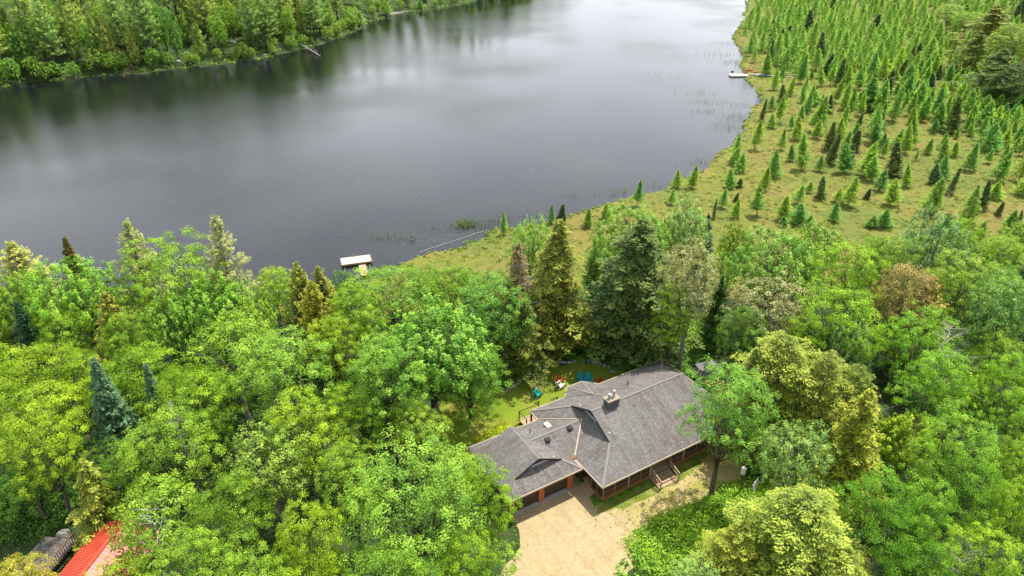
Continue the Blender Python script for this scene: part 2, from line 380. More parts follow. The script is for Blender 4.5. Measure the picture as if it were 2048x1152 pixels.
def conifer(name, seed, H=16., R=3.2, base=.12, nb=170, style='hemlock', q=1.0, bark=BARK, leafm=None):
    rounded = style == 'round'; style = 'hemlock' if rounded else style
    r = np.random.default_rng(seed)
    P, A, Nn, S, T, asp = [], [], [], [], [], .4
    tb = MB(); r0 = .014 * H; lean = r.normal(size=2) * .25
    ctr = lambda z: np.array([lean[0] * z / H, lean[1] * z / H, z])
    tb.tube([ctr(-.5), ctr(H * .5), ctr(H * .98)], [r0, r0 * .6, r0 * .08], 7)
    irregular = r.uniform(.65, 1.15, 12)
    for i in range(nb):
        t = (i + r.uniform(0, 1)) / nb
        h = base + (1 - base) * t ** (.9 if style != 'pine' else .8); az = i * 2.399 + r.normal() * .3
        x = 1 - (h - base) / (1 - base)
        if style == 'pine': prof = min(1, x * 1.6 + .12) * (.55 + .45 * abs(sin(h * 19 + seed)))
        elif style == 'hemlock': prof = (min(1, x * 1.25) ** .75) * irregular[int(az * 12 / (2 * pi)) % 12] * r.choice([r.uniform(.35, .75), r.uniform(.8, 1.3)]) + .04
        elif style == 'cedar': prof = min(1, (x * 1.5) ** .7) * irregular[int(az * 5) % 12] * r.uniform(.5, 1.15)
        elif style == 'fir': prof = (x ** .85) * r.uniform(.68, 1.1) + .02
        elif style == 'tamarack': prof = (min(1, x * 1.15) ** .75) * irregular[int(az * 12 / (2 * pi)) % 12] * r.uniform(.45, 1.25) + .04
        else: prof = (x ** .7) * r.uniform(.5, 1.1) + .05
        if rounded: prof = (1 - (1 - x) ** 2.2) ** .55 * irregular[int(az * 12 / (2 * pi)) % 12] * r.uniform(.55, 1.15) + .05
        Ln = R * prof
        if Ln < .08: Ln = .08
        d = np.array([cos(az), sin(az), 0])
        slope = {'hemlock': r.uniform(-.1, .45), 'pine': r.uniform(0, .3), 'cedar': r.uniform(.3, .8), 'fir': r.uniform(-.2, .1), 'tamarack': r.uniform(-.05, .35), 'spruce': r.uniform(-.4, -.1)}[style]
        curve = {'hemlock': -.45, 'pine': .15, 'cedar': .3, 'fir': .12, 'tamarack': .1, 'spruce': .15}[style]
        o = ctr(h * H)
        n = max(3, int((10 + 16 * Ln) * q))
        s = r.uniform(.12, 1, n) ** .75
        lat = r.uniform(-1, 1, n) * (.42 * Ln * (1 - s) ** .7 + .12) * {'hemlock': 1.05, 'pine': .8, 'cedar': .9, 'fir': 1.05, 'tamarack': .8, 'spruce': .9}[style]
        side = np.array([-d[1], d[0], 0])
        z = slope * s * Ln + curve * s * s * Ln - .15 * np.abs(lat) + r.normal(size=n) * (.10 if style in ('fir', 'hemlock') else .17) * (1 if R > 2 else .6)
        p = o + d * (s * Ln)[:, None] + side * lat[:, None]; p[:, 2] += z
        ax = d * .8 + side * (np.sign(lat) * .8)[:, None] + r.normal(size=(n, 3)) * .3
        if style in ('pine', 'tamarack', 'cedar'): ax[:, 2] += .5
        P.append(p); A.append(ax); Nn.append(unit(np.array([0, 0, 1.]) + d * .25 + r.normal(size=(n, 3)) * (.35 if style in ('hemlock', 'fir') else .6)))
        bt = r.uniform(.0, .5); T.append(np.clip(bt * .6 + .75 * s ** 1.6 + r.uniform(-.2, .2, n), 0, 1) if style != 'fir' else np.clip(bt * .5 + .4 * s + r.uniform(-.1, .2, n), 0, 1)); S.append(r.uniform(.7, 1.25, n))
        if H > 8 and i % 3 == 0 and Ln > .8: tb.tube([o, o + d * Ln * .8 + np.array([0, 0, slope * .8 * Ln])], [r0 * .2, r0 * .05], 4)
    P = np.vstack(P); A = np.vstack(A); Nn = np.vstack(Nn); S = np.concatenate(S); T = np.concatenate(T)
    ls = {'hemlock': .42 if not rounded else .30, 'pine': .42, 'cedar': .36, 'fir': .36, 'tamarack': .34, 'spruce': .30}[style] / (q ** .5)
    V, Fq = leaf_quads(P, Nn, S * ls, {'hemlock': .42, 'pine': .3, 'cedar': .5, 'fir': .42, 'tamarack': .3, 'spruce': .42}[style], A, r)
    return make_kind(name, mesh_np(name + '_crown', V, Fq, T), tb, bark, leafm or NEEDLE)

def snag_mb(seed, H=9., spread=.35, nb=34, r0=.14):
    r = np.random.default_rng(seed); tb = MB(); lx, ly = r.normal(size=2) * .05 * H
    tb.tube([(0, 0, -.3), (lx * .4, ly * .4, H * .5), (lx, ly, H)], [r0, r0 * .65, r0 * .12], 6)
    for i in range(nb):
        t = r.uniform(.3, .98); az = r.uniform(0, 2 * pi); Ln = H * spread * (1.15 - t) * r.uniform(.5, 1.2)
        o = np.array([lx * t, ly * t, H * t]); d = np.array([cos(az), sin(az), r.uniform(.05, .7)])
        m1 = o + d * Ln * .5 + r.normal(size=3) * .06 * Ln; e = o + d * Ln + r.normal(size=3) * .12 * Ln
        tb.tube([o, m1, e], [r0 * .3, r0 * .2, r0 * .06], 4)
        for k in range(3):
            s = m1 + (e - m1) * r.uniform(0, .8); tb.tube([s, s + (d + r.normal(size=3) * .6) * Ln * .3], [r0 * .12, r0 * .04], 3)
    return tb

KINDS = {
    'maple': [broadleaf('maple', 11, nl=17, base=.22, ncl=18, nleaf=80, leaf=.128), broadleaf('maple', 12, H=14.5, R=4.4, nl=20, ncl=17, base=.2, nleaf=80, leaf=.128), broadleaf('maple', 13, R=4.0, nl=15, ncl=20, leaf=.125, base=.25, nleaf=78), broadleaf('maple', 14, nl=19, style='layered', base=.2, nleaf=80, ncl=17, leaf=.128), broadleaf('maple', 15, nl=14, base=.22, R=4.6, ncl=20, nleaf=82, leaf=.128), broadleaf('maple', 16, H=13, R=4.4, nl=24, base=.0, ncl=22, nleaf=76, leaf=.132)],
    'upright': [broadleaf('upright', 21, R=3.6, nl=18, ncl=24, nleaf=62, leaf=.138, style='upright', base=.18), broadleaf('upright', 22, R=4., nl=20, ncl=22, nleaf=62, leaf=.138, style='upright', base=.22)],
    'airy': [broadleaf('airy', 31, R=4.0, nl=18, ncl=28, nleaf=24, leaf=.18, base=.25, bark=PALEBARK), broadleaf('airy', 32, R=3.8, nl=20, ncl=26, nleaf=24, leaf=.18, base=.22, bark=PALEBARK)],
    'hemlock': [conifer('hemlock', 41, 17, 3.8, .10, 200, 'hemlock', 1.7), conifer('hemlock', 42, 16, 4.1, .08, 190, 'hemlock', 1.8), conifer('hemlock', 43, 16, 4.3, .05, 180, 'hemlock', 1.8), conifer('hemlock', 44, 14, 3.9, .04, 230, 'round', 2.6), conifer('hemlock', 45, 14, 4.1, .04, 230, 'round', 2.6)],
    'pine': [conifer('pine', 51, 20, 3.4, .2, 150, 'pine', 1.3), conifer('pine', 52, 21, 3.8, .2, 150, 'pine', 1.3)],
    'cedar': [conifer('cedar', 61, 13, 2.4, .05, 200, 'cedar', 1.5), conifer('cedar', 62, 12, 2.8, .03, 190, 'cedar', 1.5)],
    'fir': [conifer('fir', 71, 12, 2.2, .06, 260, 'fir', 1.1), conifer('fir', 72, 12, 1.9, .04, 240, 'fir', 1.1)],
    'bush': [broadleaf('bush', 81, H=9, R=4.2, base=-.05, nl=18, ncl=18, nleaf=20, leaf=.3), broadleaf('bush', 82, H=9, R=4.0, base=-.05, nl=16, ncl=20, nleaf=20, leaf=.3, style='upright')],
}
BASE_DIM = {'bush': (9, 4.6), 'maple': (14, 4.6), 'upright': (14, 4.2), 'airy': (14, 4.3), 'hemlock': (16.5, 3.6), 'pine': (20.5, 3.2), 'cedar': (12.5, 2.5), 'fir': (12, 2.0)}
NAMES = {'bush': 'leafy_bush', 'maple': 'maple_tree', 'upright': 'poplar_tree', 'airy': 'birch_tree', 'hemlock': 'hemlock_tree', 'pine': 'pine_tree', 'cedar': 'cedar_tree', 'fir': 'fir_tree'}
ncount = {}; placed = []

def plant(kind, x, y, h, width, col, label, group=None, z=None, variant=None):
    k = ncount.get(kind, 0); ncount[kind] = k + 1
    if kind in ('maple', 'upright', 'bush', 'airy') and col[1] > col[0] * 1.15:      # neighbours of one wood share much of their green
        col = tuple(.62 * a + .38 * b for a, b in zip(col, (.13, .245, .016)))
    name, cm, tm = KINDS[kind][(k if variant is None else variant) % len(KINDS[kind])]
    H0, R0 = BASE_DIM[kind]
    if z is None: z = gz(x, y)
    placed.append((x, y)); root = empty(NAMES[kind], (x, y, z), random.uniform(0, 2 * pi))
    sx = width / 2 / R0; root.scale = (sx, sx, h / H0)
    tag(root, label, 'tree', group)
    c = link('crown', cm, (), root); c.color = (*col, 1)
    if tm: link('trunk', tm, (), root)
    return root

# leaf colours
YG = (.20, .28, .010); BR = (.155, .26, .012); MG = (.11, .205, .013); DG = (.06, .13, .012); LG = (.155, .255, .022); PG = (.185, .255, .05); BG = (.10, .21, .035)
PK = (.20, .215, .08); RD = (.215, .175, .055); HY = (.18, .20, .022); HG = (.07, .115, .017); OL = (.15, .165, .017); FB = (.065, .13, .06); TM = (.10, .23, .04)

def crown_spot(px, py, wpx, h, kind):
    """world position of a tree whose crown's top edge shows at (px,py)"""
    z0 = 0.
    for _ in range(4):
        if kind in ('maple', 'upright', 'airy', 'bush'):
            b = h * .36; zc = z0 + h - b; P = at(px, py, zc)
            for _ in range(4):
                s = scale_at(P); th = math.atan2(CAMH - zc, np.hypot(P[0], P[1])); R = wpx / s / 2
                P = at(px, py + s * math.hypot(R * .9 * sin(th), b * cos(th)), zc)
        else:
            P = at(px, py, z0 + h)
        z0 = gz(P[0], P[1])
    return P[0], P[1], z0, wpx / scale_at(P)

T = [
 # ---- bottom left
 (82, 788, 190, 13, 'maple', YG, 'bright yellow-green maple with a bare leaning trunk beside the blue-green fir', 0),
 (188, 724, 125, 13.5, 'fir', FB, 'tall blue-green fir with a sharp tip, the larger of the two firs among maples', 0),
 (285, 733, 90, 12, 'fir', FB, 'slim blue-green fir half hidden by maples, the smaller of the two firs', 1),
 (345, 803, 225, 12.5, 'maple', LG, 'mid green maple with pale dead twigs at its crown below the smaller fir', None),
 (160, 925, 120, 9, 'hemlock', (.17, .21, .03), 'small olive hemlock standing right above the red metal roof', None),
 (325, 945, 220, 11, 'airy', LG, 'loose pale green tree with bare branches showing, beside the red roof cottage', None),
 (610, 765, 230, 12.5, 'maple', YG, 'low yellow-green maple crown wedged between grey-green birches left of the lawn', None),
 (540, 812, 200, 13, 'airy', PG, 'greyish sparse birch left of the large round maple', None),
 (450, 912, 190, 12, 'maple', LG, 'pale green maple left of the bright maples at the bottom', None),
 (620, 985, 190, 13.5, 'maple', YG, 'bright yellow-green maple with rounded tufts below the large round maple', 0),
 (835, 858, 330, 15, 'maple', (.15, .27, .035), 'largest round light green maple, left of the garage', 1),
 (970, 905, 170, 12.5, 'maple', BR, 'bright green maple whose branches touch the garage roof corner', 2),
 (500, 1075, 210, 12, 'maple', LG, 'pale green maple cut by the bottom edge, second from the red roof', None),
 (380, 1040, 220, 11, 'maple', LG, 'light green maple just right of the red metal roof', None),
 (770, 1050, 300, 13, 'maple', (.16, .28, .03), 'wide light green maple at the bottom edge below the large round maple', None),
 (955, 1045, 190, 11, 'maple', BR, 'green maple beside the left edge of the sandy driveway', None),
 (25, 1082, 190, 9, 'maple', (.26, .26, .03), 'yellow-orange tinted young maple in the bottom corner by the wooden deck', None),
 (250, 1095, 200, 8, 'maple', YG, 'yellow-green maple crown covering the lower end of the red roof', None),
 (610, 1100, 190, 10, 'maple', YG, 'yellow-green maple crown at the bottom edge under the dark gap', None),
 # ---- left middle
 (95, 655, 240, 13, 'maple', YG, 'wide yellow-green maple with flat layered sprays near the lake, above the firs', 3),
 (50, 725, 260, 12, 'maple', YG, 'broad yellow-green maple at the left edge, above the bare-trunked maple', 3),
 (265, 655, 220, 13, 'maple', BR, 'deep yellow-green maple behind the tip of the tall blue-green fir', 3),
 (385, 690, 210, 13, 'maple', BR, 'deep green maple between the slim fir and the pale maples', 3),
 (560, 640, 280, 14, 'maple', (.16, .28, .035), 'large pale yellow-green maple left of the round green maple by the lawn', 2),
 (465, 610, 210, 13, 'airy', LG, 'loose pale birch with fine leaves in the middle of the left forest', None),
 (775, 655, 240, 14, 'maple', (.13, .26, .035), 'domed fresh green maple in front of the dark green maple', 2),
 (665, 620, 150, 12, 'maple', YG, 'small yellow-tinted maple right of the olive cedar', None),
 (860, 572, 300, 15.5, 'upright', (.09, .22, .03), 'wide rich green maple with upright shoots below the swim dock shore', 0),
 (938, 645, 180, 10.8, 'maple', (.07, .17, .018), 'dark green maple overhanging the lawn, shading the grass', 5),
 (832, 785, 140, 10, 'maple', (.17, .24, .025), 'small olive-yellow maple left of the shaded lawn end', None),
 (985, 505, 180, 14, 'maple', (.07, .19, .035), 'dark cool green maple between the shore and the brown dying conifer', None),
 (790, 508, 250, 12, 'maple', (.13, .24, .02), 'broad yellow-green tree covering the shore end of the swim dock', 3),
 (900, 520, 130, 11, 'maple', MG, 'mid green maple at the bog edge right of the dock', None),
 (710, 560, 150, 11, 'maple', BR, 'bright green maple directly below the swim dock', None),
 # ---- left shore row
 (22, 478, 130, 13, 'pine', (.22, .25, .06), 'pale yellowish pine on the lake shore at the left edge', None),
 (130, 476, 70, 11, 'fir', (.10, .09, .02), 'small rusty dark spruce poking up over the lake behind a bright maple', None),
 (155, 498, 200, 14, 'upright', (.12, .27, .025), 'bright fresh green tree on the shore between two pale pines', 1),
 (246, 436, 110, 17, 'pine', (.19, .22, .07), 'tall pale green pine standing clear against the lake, left one of the pair', 0),
 (350, 460, 215, 16, 'maple', (.15, .25, .015), 'large round yellow-green tree standing clear against the lake', 1),
 (428, 442, 100, 17, 'pine', (.20, .22, .08), 'tall pale green pine behind the round yellow-green shore tree', 1),
 (50, 525, 150, 12, 'upright', MG, 'mid green tree on the shore below the yellowish edge pine', None),
 (32, 600, 90, 10, 'fir', (.04, .10, .035), 'dark fir in shade near the left edge below the shore trees', None),
 (430, 530, 190, 13, 'upright', (.11, .25, .03), 'bright green tree with upright shoots right of the round shore tree', 0),
 (340, 572, 130, 12, 'upright', (.13, .26, .04), 'light green tree with upright shoots below the round shore tree', 0),
 (548, 528, 90, 11, 'airy', LG, 'slender pale birch on the shore left of the cedars', None),
 (592, 538, 90, 11.5, 'cedar', (.15, .175, .026), 'golden green pointed cedar on the shore, left one of the shore pair', 0),
 (615, 562, 100, 12, 'cedar', OL, 'olive brown cedar below the pair of shore cedars', 1),
 (641, 528, 70, 10, 'cedar', (.15, .175, .026), 'golden green pointed cedar near the dock, right one of the shore pair', 1),
 (688, 530, 60, 8, 'upright', (.04, .16, .04), 'small emerald green tree beside the swim dock', None),
 (205, 595, 110, 11, 'cedar', (.145, .16, .024), 'olive cedar among bright maples under the shore pine', 0),
 (255, 608, 130, 12, 'maple', MG, 'green maple behind the olive cedar under the shore pine', None),
 (510, 580, 120, 12, 'upright', LG, 'pale green tree left of the olive brown cedar', None),
 # ---- centre
 (1113, 448, 185, 16.5, 'hemlock', (.12, .145, .02), 'tall golden-tipped hemlock with bare lower trunk behind the stone wall', 0),
 (1040, 478, 100, 15, 'hemlock', (.155, .125, .055), 'dying brown conifer with rusty sparse needles left of the tall hemlock', 1),
 (1060, 444, 100, 13, 'upright', (.12, .26, .04), 'light green tree peeking over the dying brown conifer', None),
 (1050, 600, 110, 10, 'hemlock', (.09, .12, .02), 'dark drooping hemlock between the lawn maple and the tall hemlock', 1),
 (1282, 428, 240, 17.8, 'hemlock', (.055, .09, .02), 'massive dark hemlock directly behind the house', 1),
 (1262, 412, 180, 14, 'upright', (.09, .20, .03), 'rounded green tree behind the dark hemlock tip at the bog edge', 1),
 (1366, 398, 125, 14, 'upright', (.17, .27, .10), 'pale silvery green tree at the bog edge right of the dark hemlock', 0),
 (1417, 430, 56, 11, 'fir', (.03, .08, .045), 'small dark blue spruce between the silvery tree and a yellow-topped tree', None),
 (1467, 440, 92, 11, 'upright', (.12, .18, .012), 'dark tree with yellow-lit top right of the small blue spruce', None),
 (1380, 490, 150, 15.5, 'airy', PK, 'greyish sparse tree with a pale leaning trunk behind the house', 0),
 (1545, 455, 200, 14, 'upright', (.09, .20, .035), 'wide mid green tree at the bog edge right of the yellow-topped tree', 1),
 (1535, 542, 185, 12.5, 'airy', PK, 'pale pinkish-grey leafing tree right of the dark forest gap', 1),
 (1692, 484, 175, 14, 'maple', (.16, .28, .01), 'vivid lime green round tree at the bog edge', 0),
 (1660, 575, 190, 13, 'maple', (.15, .27, .01), 'vivid lime green tree in front of the other lime tree', 1),
 (1765, 478, 130, 13, 'maple', (.12, .19, .03), 'olive green tree right of the vivid lime tree at the bog edge', None),
 (1630, 440, 130, 11, 'upright', (.13, .24, .03), 'fresh green bush-like tree above the vivid lime tree', None),
 (1866, 425, 135, 13.5, 'upright', (.11, .19, .10), 'round silvery blue-green tree standing out at the bog edge', 1),
 (1802, 525, 140, 13, 'airy', RD, 'orange-bronze leafing tree below the silvery blue-green tree', None),
 (1910, 512, 190, 13, 'maple', (.17, .25, .03), 'yellow-green tree right of the orange-bronze tree', None),
 (1885, 552, 130, 12, 'cedar', (.19, .19, .03), 'bushy olive cedar in front of the orange-bronze tree', 1),
 (1988, 540, 130, 14, 'airy', (.13, .25, .08), 'tall cool pale green tree near the right edge of the forest', None),
 (1835, 605, 170, 13, 'maple', (.12, .28, .02), 'bright green billowing maple below the bushy olive cedar', 1),
 (1690, 622, 110, 12, 'upright', (.13, .21, .10), 'silvery green tree top between lime tree and yellow hemlocks', 1),
 (1590, 636, 235, 15, 'hemlock', (.15, .195, .026), 'big golden green hemlock right of the shed', 3),
 (1672, 668, 170, 14, 'hemlock', (.14, .18, .026), 'golden hemlock leaning against the big one, right of it', 4),
 (1735, 690, 130, 13, 'hemlock', (.12, .17, .026), 'duller green hemlock between golden hemlocks and the bright maples', 3),
 (1745, 775, 160, 12.5, 'hemlock', (.175, .21, .022), 'brightest yellow hemlock with a pointed top above the green maple', 2),
 (1455, 704, 225, 14.8, 'maple', (.11, .25, .04), 'green maple with a bare trunk overhanging the end of the porch roof', 0),
 (1592, 805, 180, 13, 'airy', (.15, .23, .07), 'round pale green tree right of the porch maple', 1),
 (1620, 958, 300, 12.5, 'hemlock', (.145, .20, .026), 'huge golden yellow hemlock at the bottom edge right of the driveway', 3),
 (1495, 1030, 150, 8, 'hemlock', (.16, .20, .024), 'smaller golden hemlock leaning out from the huge one towards the driveway', 4),
 (1705, 1070, 170, 9, 'hemlock', (.15, .20, .026), 'golden hemlock cut by the bottom edge, right of the huge one', 3),
 (1755, 912, 210, 13, 'maple', (.10, .24, .02), 'deep fresh green maple between the two brightest yellow hemlocks', 3),
 (1865, 685, 180, 13, 'maple', (.13, .28, .02), 'light green maple right of the golden hemlocks', 2),
 (1900, 800, 190, 13.5, 'maple', (.14, .27, .025), 'green maple with feathery shoots in the right forest, below the light green maple', None),
 (2000, 695, 170, 13, 'maple', (.14, .28, .015), 'bright lime-green maple at the right edge beneath the bare snag', None),
 (1925, 870, 190, 13, 'maple', (.13, .27, .025), 'full green maple near the right edge in the lower forest', None),
 (2025, 850, 140, 12, 'maple', MG, 'darker green maple cut by the right edge', None),
 (1970, 1030, 200, 11.5, 'maple', (.19, .30, .015), 'sunlit yellow-green maple in the bottom right corner', 0),
 (1840, 1035, 170, 11, 'maple', (.10, .23, .02), 'green maple at the bottom edge left of the sunlit yellow-green one', 3),
 (1840, 945, 170, 12, 'maple', (.13, .27, .02), 'bright maple between the deep green maple and the lower right forest', 2),
 (1395, 1108, 150, 5.5, 'airy', (.17, .26, .08), 'pale green young tree at the bottom edge beside the driveway', None),
 (2010, 940, 150, 12, 'maple', BR, 'green maple at the right edge above the sunlit corner maple', None),
 (1345, 560, 90, 12.5, 'maple', BR, 'bright green understory maple right of the dark hemlock trunks', None),
 (1185, 492, 66, 9, 'cedar', (.12, .22, .04), 'soft green larch between the golden-tipped hemlock and dark hemlock', None),
 (1222, 520, 80, 10, 'fir', (.05, .16, .05), 'emerald young fir touching the dark hemlock', None),
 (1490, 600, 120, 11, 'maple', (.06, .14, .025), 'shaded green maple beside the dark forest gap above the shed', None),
 (1520, 690, 120, 12, 'hemlock', (.13, .18, .03), 'green hemlock edge behind the porch maple', None),
 (120, 580, 130, 11, 'maple', BR, 'bright maple low on the left shore in front of the fresh green tree', None),
 (700, 870, 190, 12, 'maple', LG, 'pale maple between the yellow-green crown and the large round maple', None),
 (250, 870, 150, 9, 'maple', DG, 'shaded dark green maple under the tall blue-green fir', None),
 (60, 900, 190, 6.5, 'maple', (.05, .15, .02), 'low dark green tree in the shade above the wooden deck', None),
 (720, 720, 170, 12, 'maple', BR, 'bright green maple between pale maple and domed maple', None),
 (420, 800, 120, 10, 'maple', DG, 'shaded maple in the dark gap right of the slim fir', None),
 (1990, 620, 130, 11, 'maple', LG, 'light green tree behind the bare snag near the right edge', None),
 (2040, 560, 130, 13, 'maple', (.10, .20, .03), 'green maple cut by the right edge behind the bog line', None),
 (1440, 560, 70, 9, 'cedar', (.04, .10, .02), 'narrow dark tree inside the dark forest gap', None),
 (1130, 560, 110, 8, 'cedar', (.16, .20, .03), 'yellow-green young cedar behind the hemlock trunks', None),
]
for (px, py, wp, h, kind, col, label, var) in T:
    x, y, z, wm = crown_spot(px, py, wp, h, kind)
    lf = kind in ('maple', 'upright', 'airy')
    plant(kind, x, y, h * (1.09 if lf and py < 600 and px > 1000 else 1), wm * (.95 if lf and py > 600 else 1.04), col, label, z=z, variant=var)
# ------------------------------------------------------------------ the house
HA = radians(30.8); HO = at(1205.6, 973.4, 2.6)[:2]
def hw(u, v, z=0.): return np.array([HO[0] + u * cos(HA) - v * sin(HA), HO[1] + u * sin(HA) + v * cos(HA), z])

def shingle_mat():
    m, N, L, b = newmat('asphalt_shingle')
    uv = N.new('ShaderNodeUVMap'); br = N.new('ShaderNodeTexBrick'); L.new(uv.outputs[0], br.inputs['Vector'])
    br.inputs['Scale'].default_value = 1; br.inputs['Brick Width'].default_value = .30; br.inputs['Row Height'].default_value = .15
    br.inputs['Mortar Size'].default_value = .013; br.inputs['Bias'].default_value = -.1; br.offset = .5
    br.inputs['Color1'].default_value = (.19, .182, .175, 1); br.inputs['Color2'].default_value = (.25, .24, .23, 1); br.inputs['Mortar'].default_value = (.10, .095, .09, 1)
    t = N.new('ShaderNodeTexCoord')
    n = N.new('ShaderNodeTexNoise'); n.inputs['Scale'].default_value = .42; n.inputs['Detail'].default_value = 6; n.inputs['Roughness'].default_value = .65; L.new(t.outputs['Object'], n.inputs[0])
    r = N.new('ShaderNodeValToRGB'); r.color_ramp.elements[0].position = .50; r.color_ramp.elements[1].position = .72; L.new(n.outputs[0], r.inputs[0])
    mu = N.new('ShaderNodeMath'); mu.operation = 'MULTIPLY'; mu.inputs[1].default_value = .6; L.new(r.outputs[0], mu.inputs[0])
    mx = N.new('ShaderNodeMixRGB'); mx.blend_type = 'MULTIPLY'; mx.inputs[2].default_value = (.72, .52, .42, 1); L.new(mu.outputs[0], mx.inputs[0]); L.new(br.outputs[0], mx.inputs[1])
    ns = N.new('ShaderNodeTexNoise'); ns.inputs['Scale'].default_value = 1.0; ns.inputs['Detail'].default_value = 6; ns.inputs['Roughness'].default_value = .7
    mps = N.new('ShaderNodeMapping'); mps.inputs['Scale'].default_value = (2.2, .28, 1); L.new(uv.outputs[0], mps.inputs[0]); L.new(mps.outputs[0], ns.inputs[0])
    rs = N.new('ShaderNodeValToRGB'); rs.color_ramp.elements[0].position = .35; rs.color_ramp.elements[0].color = (.66, .62, .58, 1); rs.color_ramp.elements[1].position = .6; rs.color_ramp.elements[1].color = (1.05, 1.05, 1.05, 1); L.new(ns.outputs[0], rs.inputs[0])
    mxs = N.new('ShaderNodeMixRGB'); mxs.blend_type = 'MULTIPLY'; mxs.inputs[0].default_value = .8; L.new(mx.outputs[0], mxs.inputs[1]); L.new(rs.outputs[0], mxs.inputs[2]); mx = mxs
    n2 = N.new('ShaderNodeTexNoise'); n2.inputs['Scale'].default_value = 7; n2.inputs['Detail'].default_value = 5; L.new(t.outputs['Object'], n2.inputs[0])
    r2 = N.new('ShaderNodeValToRGB'); r2.color_ramp.elements[0].position = .3; r2.color_ramp.elements[0].color = (.7, .7, .7, 1); r2.color_ramp.elements[1].position = .7; r2.color_ramp.elements[1].color = (1.2, 1.2, 1.2, 1); L.new(n2.outputs[0], r2.inputs[0])
    m2 = N.new('ShaderNodeMixRGB'); m2.blend_type = 'MULTIPLY'; m2.inputs[0].default_value = 1; L.new(mx.outputs[0], m2.inputs[1]); L.new(r2.outputs[0], m2.inputs[2])
    # dark lichen streaks near the far corner under the trees (position on the house, not light)
    sx = N.new('ShaderNodeSeparateXYZ'); L.new(t.outputs['Object'], sx.inputs[0])
    n3 = N.new('ShaderNodeTexNoise'); n3.inputs['Scale'].default_value = 1.6; n3.inputs['Detail'].default_value = 7; n3.inputs['Roughness'].default_value = .7
    mp = N.new('ShaderNodeMapping'); mp.inputs['Scale'].default_value = (.5, 1.6, 1); L.new(t.outputs['Object'], mp.inputs[0]); L.new(mp.outputs[0], n3.inputs[0])
    ad = N.new('ShaderNodeMath'); ad.operation = 'ADD'; L.new(sx.outputs[0], ad.inputs[0]); L.new(sx.outputs[1], ad.inputs[1])
    mr = N.new('ShaderNodeMapRange'); mr.inputs['From Min'].default_value = 22.5; mr.inputs['From Max'].default_value = 28; L.new(ad.outputs[0], mr.inputs[0])
    ad2 = N.new('ShaderNodeMath'); ad2.operation = 'ADD'; L.new(mr.outputs[0], ad2.inputs[0]); L.new(n3.outputs[0], ad2.inputs[1])
    r3 = N.new('ShaderNodeValToRGB'); r3.color_ramp.elements[0].position = .98; r3.color_ramp.elements[1].position = 1.0
    mr3 = N.new('ShaderNodeMapRange'); mr3.inputs['From Min'].default_value = .95; mr3.inputs['From Max'].default_value = 1.25; mr3.inputs['To Max'].default_value = .8; L.new(ad2.outputs[0], mr3.inputs[0])
    m3 = N.new('ShaderNodeMixRGB'); m3.inputs[2].default_value = (.05, .042, .035, 1); L.new(mr3.outputs[0], m3.inputs[0]); L.new(m2.outputs[0], m3.inputs[1])
    L.new(m3.outputs[0], b.inputs['Base Color']); b.inputs['Roughness'].default_value = .9; b.inputs['Specular IOR Level'].default_value = .35
    bp = N.new('ShaderNodeBump'); bp.inputs['Strength'].default_value = .6; bp.inputs['Distance'].default_value = .02; L.new(br.outputs['Fac'], bp.inputs['Height']); bp.invert = True; L.new(bp.outputs[0], b.inputs['Normal'])
    return m
SHINGLE = shingle_mat()
CAP = noise_mat('ridge_cap', [(.19, .18, .17), (.25, .24, .225)], 12, .9)
WOODB = noise_mat('brown_siding', [(.075, .035, .018), (.13, .062, .03)], 3, .7, stretch=(1, 1, 12))
CEDARW = noise_mat('stained_wood', [(.17, .078, .033), (.26, .125, .055)], 4, .6, stretch=(1, 6, 6))
PALEW = noise_mat('weathered_wood', [(.32, .22, .13), (.50, .37, .24)], 5, .75, stretch=(1, 5, 5))
TRIM = noise_mat('cream_trim', [(.46, .36, .26), (.58, .47, .35)], 3, .5)
RUST = noise_mat('red_brown_pier', [(.30, .09, .035), (.42, .14, .055)], 6, .7)
DARKDOOR = noise_mat('dark_garage_door', [(.045, .028, .018), (.075, .045, .03)], 2, .35, spec=.5)
CONC = noise_mat('concrete', [(.36, .33, .30), (.5, .47, .42)], 3, .9)
METAL = noise_mat('galvanised_metal', [(.30, .29, .28), (.45, .44, .42)], 6, .35)
BLACK = noise_mat('black_metal', [(.015, .015, .016), (.03, .03, .03)], 6, .4)
GREYS = noise_mat('grey_siding', [(.07, .075, .085), (.11, .12, .13)], 2, .7, stretch=(1, 1, 8))
FLASH = noise_mat('pale_flashing', [(.50, .53, .56), (.62, .65, .68)], 3, .5)
m, N, L, b = newmat('insect_screen'); SCREEN = m
b.inputs['Base Color'].default_value = (.03, .027, .022, 1); b.inputs['Roughness'].default_value = .6
tr = N.new('ShaderNodeBsdfTransparent'); ms = N.new('ShaderNodeMixShader'); ms.inputs[0].default_value = .45
L.new(b.outputs[0], ms.inputs[1]); L.new(tr.outputs[0], ms.inputs[2]); L.new(ms.outputs[0], N['Material Output'].inputs[0])

house = empty('house', (HO[0], HO[1], 0), HA)
tag(house, 'long brown house with grey shingle hip roofs, screened porch and two-door garage', 'house')

